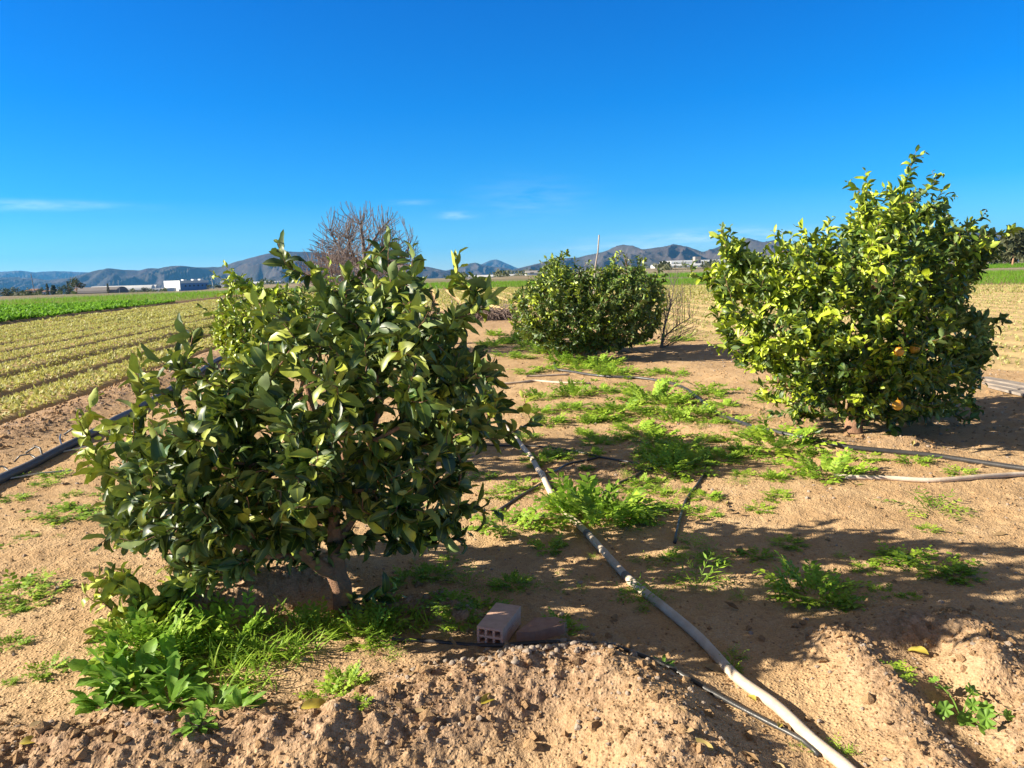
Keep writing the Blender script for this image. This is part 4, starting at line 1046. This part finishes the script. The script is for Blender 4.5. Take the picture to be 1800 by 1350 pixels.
# ------------------------------------------------------------------ hollow brick and broken tile
m = bpy.data.materials.new('pale_fired_clay'); t = NT(m)
co = t.n('ShaderNodeTexCoord').outputs['Object']
nz = t.n('ShaderNodeTexNoise', {'Vector': co, 'Scale': 30.0, 'Detail': 6.0}).outputs[0]
col = t.mix(t.ramp(nz, [(.3, 0.0), (.7, 1.0)]), (.76, .49, .36), (.62, .38, .27))
wv = t.n('ShaderNodeTexWave', {'Vector': co, 'Scale': 26.0, 'Distortion': 0.0}, bands_direction='Z').outputs[1]
bp = t.n('ShaderNodeBump', {'Height': wv, 'Strength': .5, 'Distance': .004})
t.out(t.n('ShaderNodeBsdfPrincipled', {'Base Color': col, 'Roughness': .9, 'Normal': bp.outputs[0]}).outputs[0])
CLAY = m
bw, bh, bl, th = .118, .085, .235, .0105
hx = (bw - 4 * th) / 3; hz = (bh - 3 * th) / 2
gx = [0]; gz_ = [0]
for i in range(3): gx += [gx[-1] + th, gx[-1] + th + hx]
gx.append(gx[-1] + th)
for i in range(2): gz_ += [gz_[-1] + th, gz_[-1] + th + hz]
gz_.append(gz_[-1] + th)
mb = MB()
solid = lambda i, k: 0 <= i < 7 and 0 <= k < 5 and not (i % 2 == 1 and k % 2 == 1)
for i in range(7):
    for k in range(5):
        if not solid(i, k): continue
        x0, x1, z0, z1 = gx[i], gx[i + 1], gz_[k], gz_[k + 1]
        for yv, fl in ((0, 1), (bl, 0)):
            q = [[x0, yv, z0], [x1, yv, z0], [x1, yv, z1], [x0, yv, z1]]
            mb.add(q if fl else q[::-1], np.array([[0, 1, 2, 3]]))
        for (di, dk, q) in ((-1, 0, [[x0, bl, z0], [x0, 0, z0], [x0, 0, z1], [x0, bl, z1]]), (1, 0, [[x1, 0, z0], [x1, bl, z0], [x1, bl, z1], [x1, 0, z1]]),
                            (0, -1, [[x0, 0, z0], [x0, bl, z0], [x1, bl, z0], [x1, 0, z0]]), (0, 1, [[x0, 0, z1], [x1, 0, z1], [x1, bl, z1], [x0, bl, z1]])):
            if not solid(i + di, k + dk): mb.add(q, np.array([[0, 1, 2, 3]]))
g = ground_at(839, 1133)
o = mb.build('hollow_brick', CLAY, smooth=False); o.location = g + [0, 0, .0]; o.rotation_euler = (R(1.5), R(1), R(-20))
tag(o, 'pale hollow clay brick with six holes lying in the shade right of the nearest tree', 'brick')
g = ground_at(955, 1120)
mb = MB(); out = np.array([[-.125, -.02], [-.05, -.055], [.09, -.04], [.115, .01], [.07, .045], [-.02, .06]]); n = len(out)
v = np.vstack([np.column_stack([out, np.zeros(n)]), np.column_stack([out * .97, [.052, .058, .06, .05, .058, .062]])])
j = np.arange(n); mb.add(v[:n], np.arange(n)[None, ::-1]); mb.add(v[n:], np.arange(n)[None]); mb.add(v, np.stack([j, (j + 1) % n, n + (j + 1) % n, n + j], 1))
o = mb.build('broken_tile', surf('red_fired_clay', (.52, .30, .20), (.38, .21, .14), 25, .9, .4, 120), smooth=False)
o.location = g + [0, .02, -.006]; o.rotation_euler = (R(2), R(-3), R(12)); tag(o, 'broken reddish clay slab lying flat right of the hollow brick', 'tile')

# ------------------------------------------------------------------ boards at the right edge, stakes, pole, brush
WOOD = surf('grey_weathered_wood', (.36, .31, .26), (.22, .18, .15), 5, .85, .4, 60)
for (x0, y0, x1, y1, lb, wd) in [(1728, 668, 1850, 690, 'grey weathered board behind the orange tree, farthest of the three at the right edge', .16), (1735, 676, 1850, 700, 'grey weathered board in the middle of the three lying at the right edge', .14), (1745, 684, 1840, 706, 'darker grey board nearest of the three lying at the right edge', .12)]:
    a = ground_at(x0, y0); b_ = ground_at(x1, y1); L = np.linalg.norm((b_ - a)[:2]); mb = MB()
    mb.box((0, -wd / 2, .0), (L, wd / 2, .03)); o = mb.build('board', WOOD, smooth=False)
    o.location = a + [0, 0, .005]; o.rotation_euler = (0, math.asin(max(-.3, min(.3, -(b_[2] - a[2]) / L))), math.atan2(b_[1] - a[1], b_[0] - a[0])); tag(o, lb, 'board')
def stick(name, p0, p1, r0, r1, mat, lb, cat):
    mb = MB(); P = np.array([p0 + (np.array(p1) - p0) * k for k in np.linspace(0, 1, 8)]); P[1:-1] += np.random.default_rng(int(abs(p0[0]) * 100)).normal(0, r0 * .5, (6, 3))
    mb.tube(P, np.linspace(r0, r1, 8), 8); return tag(mb.build(name, mat), lb, cat)
gz0 = lambda x, D: np.array([at(x, 560, D)[0], D, h1(at(x, 560, D)[0], D) - .05])
PALEW = surf('bleached_wood', (.46, .40, .33), (.33, .27, .22), 7, .85, .3, 60)
stick('wooden_pole', gz0(1035, 17.5), at(1053, 413, 17.5), .020, .015, PALEW, 'leaning bleached pole standing up behind the middle citrus bush', 'pole')
stick('wooden_stake', gz0(822, 27), at(829, 508, 27), .03, .02, PALEW, 'thin wooden stake left of the brush pile in front of the lettuce field', 'stake')
stick('wooden_stake', gz0(790, 26), at(794, 528, 26), .025, .018, PALEW, 'shorter thin stake just right of the nearest citrus tree top', 'stake')
rr = np.random.default_rng(8); mb = MB(); c0 = ground_at(860, 562)
for i in range(420):
    p = c0 + [rr.normal(0, .55), rr.normal(.3, .3), 0]; az = rr.uniform(0, 6.28); L = rr.uniform(.3, .9)
    z = abs(rr.normal(0, .11)) ; d = np.array([math.cos(az), math.sin(az), rr.normal(0, .3)])
    P = np.array([p + d * L * k + [0, 0, z + .12 * math.sin(k * 3)] for k in np.linspace(0, 1, 5)]); P[:, 2] = np.maximum(P[:, 2], c0[2])
    mb.tube(P, [.012, .011, .010, .008, .005], 4, cap=False)
tag(mb.build('brush_pile', surf('dry_brush', (.30, .22, .18), (.19, .14, .115), 5, .95)), 'pile of dry brown pruned branches left of the middle citrus bush', 'brush pile')
# ------------------------------------------------------------------ far plain: buildings, greenhouses, trees, poles
def spot(x, D):
    X = at(x, 490, D)[0]; return np.array([X, D, h1(X, D)])
def zpx(y, x, D): return at(x, y, D)[2]
WHT = surf('white_render', (.72, .72, .70), (.64, .63, .60), .3, .8)
BLUE = surf('shade_blue_wall', (.16, .27, .46), (.13, .23, .40), .3, .6)  # white wall with its shade painted in as blue-grey
DARKW = surf('dark_opening', (.05, .055, .065), None, 1, .4)
ROOFR = surf('clay_roof', (.32, .17, .11), (.24, .13, .09), .5, .9)
GREYR = surf('grey_sheet', (.35, .33, .31), (.26, .24, .22), .2, .7)
NET = surf('dusty_shade_net', (.21, .19, .18), (.15, .135, .125), .1, .9)
PLAST = surf('greenhouse_film', (.62, .62, .60), (.50, .50, .49), .08, .5)
def frame(x, D):                          # local axes: along the picture, away, up
    p = spot(x, D); return p
def wbox(mb, x0, x1, D, y0, y1, dep, zb=None, off=0.0):
    """box standing between two sight directions, heights given by sight lines"""
    a = at(x0, y0, D); b_ = at(x1, y0, D); zt = at((x0 + x1) / 2, y1, D)[2]
    zl = min(a[2], b_[2], at((x0 + x1) / 2, y0, D)[2]) if zb is None else zb
    mb.box((a[0], D + off, zl), (b_[0], D + off + dep, zt)); return (a[0], b_[0], zl, zt)
# warehouse
D = 620; sp0 = spot(316, D)
wh = thing('warehouse', sp0, 'long white warehouse with blue-grey shaded front on the plain at the left', 'warehouse', rz=R(58))
def part(nm, mat, par, fn, loc):
    mb = MB(); fn(mb); return mb.build(nm, mat, par, smooth=False, loc=loc)
ww = 43 / F * D / math.cos(R(23.3)) / math.cos(R(34.7)); wd_ = 23 / F * D / math.cos(R(23.3)) / math.sin(R(34.7)); z1 = zpx(493.5, 316, D) - sp0[2]; O3 = np.zeros(3)
part('hall', BLUE, wh, lambda b_: b_.box((.05, 0, -2), (ww, wd_, z1 * .76)), O3)
part('front_block', WHT, wh, lambda b_: b_.box((-.6, -.3, -2), (0, wd_ + .3, z1 * 1.02)), O3)
part('parapet', WHT, wh, lambda b_: b_.box((.02, -.25, z1 * .765), (ww + .2, wd_ + .2, z1)), O3)
for x in (.2, .55, .8): part('roof_unit', WHT, wh, lambda b_: b_.box((ww * x, 3, z1 + .01), (ww * x + 3, 6, z1 + 1.0)), O3)
for x in (.15, .3, .45, .6, .75, .9): part('window', DARKW, wh, lambda b_: b_.box((ww * x, -.1, z1 * .45), (ww * x + 1.4, -.01, z1 * .6)), O3)
part('door', DARKW, wh, lambda b_: b_.box((-.7, wd_ * .5, -1), (-.61, wd_ * .5 + 3, z1 * .4)), O3)
def house(name, x0, x1, D, yb, yt, mat, lb, roof=None, dep=12, cat='house', win=2):
    s = spot((x0 + x1) / 2, D); r_ = thing(name, s, lb, cat)
    info = {}
    def f(b_): info['b'] = wbox(b_, x0, x1, D, yb, yt, dep, s[2] - 1.0)
    part('wall', mat, r_, f, s); a, b2_, z0, z1 = info['b']; w_ = b2_ - a; h_ = z1 - z0
    if roof:
        mb = MB(); e = .3; v = [[a - e, D - e, z1], [b2_ + e, D - e, z1], [b2_ + e, D + dep + e, z1], [a - e, D + dep + e, z1], [a - e, D + dep / 2, z1 + w_ * .18], [b2_ + e, D + dep / 2, z1 + w_ * .18]]
        mb.add(v, [np.array([[0, 1, 5, 4], [2, 3, 4, 5]]), np.array([[0, 4, 3], [1, 2, 5]])]); mb.build('roof', roof, r_, smooth=False, loc=s)
    for i in range(win):
        xx = a + w_ * (i + .35) / win
        part('window', DARKW, r_, lambda b_: b_.box((xx, D - .12, z0 + 1.0 + h_ * .35), (xx + w_ * .3 / win, D - .02, z0 + 1.0 + h_ * .6)), s)
    return r_
house('storage_shed', 268, 291, 600, 513, 507, WHT, 'low white sheds left of the long white warehouse', dep=20, win=4, cat='shed')
house('house', 70, 82, 420, 521, 513, surf('pale_blue_wall', (.42, .46, .55), None, 1, .8), 'pale bluish house among dark trees at the far left', ROOFR)
house('house', 388, 396, 700, 505, 494, WHT, 'narrow white house right of the warehouse beside cypresses', None)
house('house', 925, 946, 330, 491, 479.5, WHT, 'small white building left of the middle citrus bush', GREYR, win=1)
house('house', 1374, 1392, 520, 462, 444, WHT, 'white house glimpsed through the top of the orange tree', ROOFR)
house('silo_tower', 1222, 1232, 900, 464, 451, GREYR, 'grey concrete block tower on the plain left of the orange tree', None, cat='tower', win=2)
house('house', 44, 60, 470, 518, 511, surf('ochre_wall', (.4, .31, .24), None, 1, .8), 'small ochre house behind bushes below the leaning mast', ROOFR)
s = spot(90, 250); ct = thing('blue_container', s, 'blue container box at the edge of the green crop at far left', 'container')
part('body', surf('blue_paint', (.03, .16, .42), (.025, .12, .33), 1, .5), ct, lambda b_: wbox(b_, 85.5, 97.5, 250, 529, 519.5, 5, s[2] - .2), s)
part('roof', GREYR, ct, lambda b_: wbox(b_, 84, 98.5, 249.7, 519.4, 518.6, 5.6), s)
part('side_annex', DARKW, ct, lambda b_: wbox(b_, 81.5, 85.3, 250.6, 529, 519.8, 4, s[2] - .2), s)
# greenhouses: hooped film roofs
def greenhouse(x0, x1, D, yb, yt, mat, lb, spans, dep=60, side=None):
    s = spot((x0 + x1) / 2, D); r_ = thing('greenhouse', s, lb, 'greenhouse')
    a = at(x0, yb, D); b_ = at(x1, yb, D); zt = at((x0 + x1) / 2, yt, D)[2]; z0 = min(s[2], a[2], b_[2]) - .8; hh = zt - z0
    mb = MB(); mb.box((a[0], D, z0), (b_[0], D + dep, z0 + hh * .5)); mb.build('side_wall', side or mat, r_, smooth=False, loc=s)
    n = max(1, int(dep / 9)); th_ = np.linspace(0, math.pi, 9); mb = MB()   # hoops side by side, ridges along the long side
    for i in range(n):
        f = np.stack([np.full(9, a[0] - .1), D - .1 + (i + .5 - np.cos(th_) * .5) * dep / n, z0 + hh * .505 + np.sin(th_) * hh * .5], 1); bk = f + [b_[0] - a[0] + .2, 0, 0]
        j = np.arange(8); mb.add(np.vstack([f, bk]), [np.stack([j, j + 9, j + 10, j + 1], 1), np.arange(9)[None], np.arange(9, 18)[None]])
    mb.build('roof', mat, r_, smooth=False, loc=s)
greenhouse(158, 266, 760, 509, 502.5, PLAST, 'long white greenhouse left of the warehouse on the plain', 22, 18, GREYR)
greenhouse(128, 205, 430, 521, 505, NET, 'long low grey net-covered greenhouse right of the dark trees at far left', 8, 14)
greenhouse(797, 925, 640, 489, 483.6, PLAST, 'long white greenhouse band left of the middle citrus bush', 24, 60)
greenhouse(1168, 1245, 820, 466, 463.6, PLAST, 'pale greenhouse right of the middle citrus bush on the plain', 16, 80)
greenhouse(1180, 1420, 1500, 459, 455, PLAST, 'farthest pale greenhouse strip below the hills on the right', 30, 120)
greenhouse(400, 470, 900, 500, 496, PLAST, 'small white greenhouse beyond the cypresses', 10, 60)
s = spot(847, 260); mb = MB(); mb.box((at(821, 492, 260)[0], 260, s[2] - .3), (at(868, 492, 260)[0], 260.3, at(847, 487.3, 260)[2])); mb.box((at(821, 492, 260)[0] - .05, 259.95, at(847, 487.3, 260)[2] + .003), (at(868, 492, 260)[0] + .05, 260.35, at(847, 487.3, 260)[2] + .1))
tag(mb.build('boundary_wall', WHT, smooth=False), 'low white wall beyond the fields, left of the middle citrus bush', 'wall')
# trees
FARL = [leaf_mat('far_foliage_dark', (.018, .028, .013), (.035, .05, .018), (.06, .075, .03), (.05, .06, .03), .7, .1), leaf_mat('far_foliage_olive', (.045, .055, .024), (.075, .085, .036), (.12, .12, .05), (.08, .09, .045), .7, .1)]
def far_tree(x, D, ytop, wpx, lb, dark=0, shape='round', cat='tree', group=None, trunk=.25, n=520, name='tree', seed=[0], yb=None):
    seed[0] += 1; r2 = np.random.default_rng(500 + seed[0]); s = spot(x, D)
    if yb is not None: s[2] = min(s[2], at(x, yb, D)[2]) 
    zt = at(x, ytop, D)[2]; Hh = zt - s[2]; Wd = wpx / F * D
    o = thing(name, s, lb, cat, group)
    mb = MB(); mb.tube([s, s + [Wd * .02, 0, Hh * .3], s + [0, 0, Hh * .75]], [Hh * .03, Hh * .024, Hh * .008], 7)
    for k in range(5):
        a = r2.uniform(0, 6.28); mb.tube([s + [0, 0, Hh * .3], s + [math.cos(a) * Wd * .2, math.sin(a) * Wd * .2, Hh * .55], s + [math.cos(a) * Wd * .36, math.sin(a) * Wd * .3, Hh * .72]], [Hh * .016, Hh * .01, Hh * .004], 5)
    mb.build('trunk', BARK, o, loc=s)
    P = []
    if shape == 'cypress':
        z = r2.random(n) ** 1.1; rad = .5 * np.sin(np.clip(z * 1.0 + .12, 0, 1.0) * math.pi * .93) ** .7 * r2.uniform(.55, 1, n); a = r2.uniform(0, 6.28, n)
        P = np.stack([np.cos(a) * rad * Wd, np.sin(a) * rad * Wd, (trunk * .3 + (1 - trunk * .3) * z) * Hh], 1)
    else:
        nb = 9; C = r2.uniform(-1, 1, (nb, 3)) * [.30, .30, .24]; Rb = r2.uniform(.16, .26, nb)
        k = r2.integers(0, nb, n); d = unit(r2.normal(0, 1, (n, 3))) * r2.uniform(.6, 1.05, n)[:, None]
        q = C[k] + d * Rb[k][:, None]; lo_, hi_ = q[:, 2].min(), q[:, 2].max()
        P = np.stack([q[:, 0] * Wd / 1.0, q[:, 1] * Wd, (trunk + (1 - trunk) * (q[:, 2] - lo_) / (hi_ - lo_)) * Hh], 1)
    nn = len(P); dv = unit(r2.normal(0, 1, (nn, 3)) + [0, 0, .3]); sz = (Wd * .09 if shape != 'cypress' else Wd * .3) * r2.uniform(.6, 1.4, nn)
    mb = MB(); add_leaves(mb, P + s, dv, r2.normal(0, 1, (nn, 3)) + [0, 0, 1.0], sz, sz * .42, np.full(nn, .3), r2.normal(0, .5, nn), np.stack([r2.random(nn), r2.random(nn) * .5, r2.random(nn)], 1), 2, cols=2)
    mb.build('crown', FARL[dark], o, loc=s); return o
G1 = 'trees at the far left beyond the green crop'
far_tree(8, 330, 506, 26, 'dark bushy tree at the very left edge on the plain', 0, group=G1, trunk=.1)
far_tree(24, 350, 505, 18, 'small olive tree second from the left edge on the plain', 1, group=G1, trunk=.15)
far_tree(43, 380, 506, 20, 'low olive tree just left of the leaning mast', 1, group=G1, trunk=.15)
far_tree(66, 400, 505, 14, 'narrow pale tree just right of the leaning mast', 1, group=G1, trunk=.2)
far_tree(81, 400, 499, 5, 'slim dark cypress left of the pale bluish house', 0, 'cypress', group=G1)
far_tree(92, 390, 503, 9, 'dark cypress above the blue container', 0, 'cypress', group=G1)
far_tree(104, 380, 501, 18, 'dark dense tree right of the blue container', 0, group=G1, trunk=.1)
far_tree(119, 380, 500, 18, 'very dark tree in front of the tall spreading olive-green tree', 0, group=G1, trunk=.1)
far_tree(132, 400, 488, 27, 'tall spreading olive-green tree standing over the dark ones at far left', 1, group=G1, trunk=.4)
far_tree(118, 420, 495, 5, 'slim dark cypress left of the tall spreading tree', 0, 'cypress', group=G1)
far_tree(188, 430, 499, 4, 'lone small cypress in front of the white greenhouse', 0, 'cypress', group=G1)
far_tree(252, 560, 505, 13, 'dark round bush left of the low white sheds', 0, group=G1, trunk=.05)
G2 = 'cypresses right of the warehouse'
for i, x in enumerate((398, 403, 408, 413, 419, 424, 429, 436, 442)):
    far_tree(x, 690 + 6 * i, 488 + (i * 7) % 4, 5 + i % 2, 'dark cypress in the row right of the long warehouse', 0, 'cypress', group=G2, n=160)
far_tree(366, 560, 500, 10, 'small olive bush at the right end of the warehouse', 1, trunk=.05)
far_tree(384, 520, 501, 14, 'grey-green bush below the narrow white house', 1, trunk=.05)
far_tree(806, 330, 486, 14, 'dark low tree at the left end of the white wall', 0, trunk=.05)
far_tree(880, 300, 486, 12, 'low round tree at the right end of the white wall', 0, trunk=.05)
far_tree(1268, 260, 440, 10, 'small dark tree beyond the middle citrus bush, against the hills', 0, trunk=.1)
far_tree(1102, 200, 443, 13, 'dark pine-like tree rising just behind the middle citrus bush', 0, trunk=.1)
G3 = 'big trees at the right edge'
far_tree(1722, 150, 424, 70, 'dark olive tree directly behind the top right of the orange tree', 0, group=G3, n=1500, trunk=.1)
far_tree(1778, 130, 403, 90, 'large grey-green tree at the right edge of the photo', 1, group=G3, n=2200, trunk=.12)
far_tree(1850, 140, 396, 110, 'largest grey-green tree, cut off by the right edge', 1, group=G3, n=2200, trunk=.12)
# hedges and scrub, countless
r2 = np.random.default_rng(900); mb = MB(); P = []
for (x0, x1, D, hgt, n) in [(0, 130, 300, 2.0, 900), (130, 290, 560, 2.6, 900), (205, 300, 480, 2.2, 500), (365, 520, 640, 3.4, 900), (795, 830, 420, 2.6, 300), (860, 930, 400, 2.4, 400), (1150, 1260, 330, 2.4, 1100), (1150, 1300, 700, 5, 700), (1240, 1500, 420, 3, 700), (1680, 1850, 170, 1.6, 900), (0, 520, 1400, 7, 1500), (780, 1260, 1500, 7, 1500)]:
    xs = r2.uniform(x0, x1, n); Dd = D * r2.uniform(.93, 1.1, n)
    X = np.array([at(a, 490, d)[0] for a, d in zip(xs, Dd)]); k = np.clip(.5 + 1.6 * fbm(xs * .08, xs * 0 + D, 3, 7), .15, 1.2)
    P.append(np.column_stack([X, Dd, H(X, Dd, False) + hgt * k * r2.random(n), hgt * k * .5]))
P = np.vstack(P); nn = len(P)
add_leaves(mb, P[:, :3], unit(r2.normal(0, 1, (nn, 3)) + [0, 0, .4]), r2.normal(0, 1, (nn, 3)) + [0, 0, 1.0], P[:, 3] * r2.uniform(.8, 1.6, nn), P[:, 3] * .5, np.full(nn, .3), r2.normal(0, .5, nn), np.stack([r2.random(nn), r2.random(nn) * .6, r2.random(nn)], 1), 2, cols=2)
tag(mb.build('scrub', FARL[1]), kind='stuff')
# poles
GREYM = surf('grey_metal', (.20, .19, .19), None, 3, .6); PALE = surf('pale_concrete', (.55, .53, .5), None, 3, .8)
def pole(name, x0, y0, x1, y1, D, r_, mat, lb, bar=0.0):
    s = spot(x0, D); s[2] = min(s[2], at(x0, y0, D)[2]); e = at(x1, y1, D); o = thing(name, s, lb, 'pole')
    part('shaft', mat, o, lambda b_: b_.tube([s, (s + e) / 2, e], [r_, r_ * .8, r_ * .6], 8), s)
    if bar:
        part('crossarm', mat, o, lambda b_: b_.box((e[0] - bar, D - r_ * 1.2, e[2] - r_ * 5), (e[0] + bar, D - r_ * .62, e[2] - r_ * 4)), s)
pole('mast', 59, 518, 54, 481, 420, .28, GREYM, 'thin leaning dark mast rising above the trees at far left', .0)
pole('utility_pole', 374.5, 511, 371.5, 488, 560, .45, PALE, 'pale concrete pole right of the warehouse', .8)
pole('utility_pole', 305.5, 521, 304.5, 494, 280, .07, PALE, 'thin pale pole in front of the white warehouse block', .0)
pole('utility_pole', 208, 519, 207.4, 492, 330, .07, PALE, 'very thin pole in front of the white greenhouse', .4)
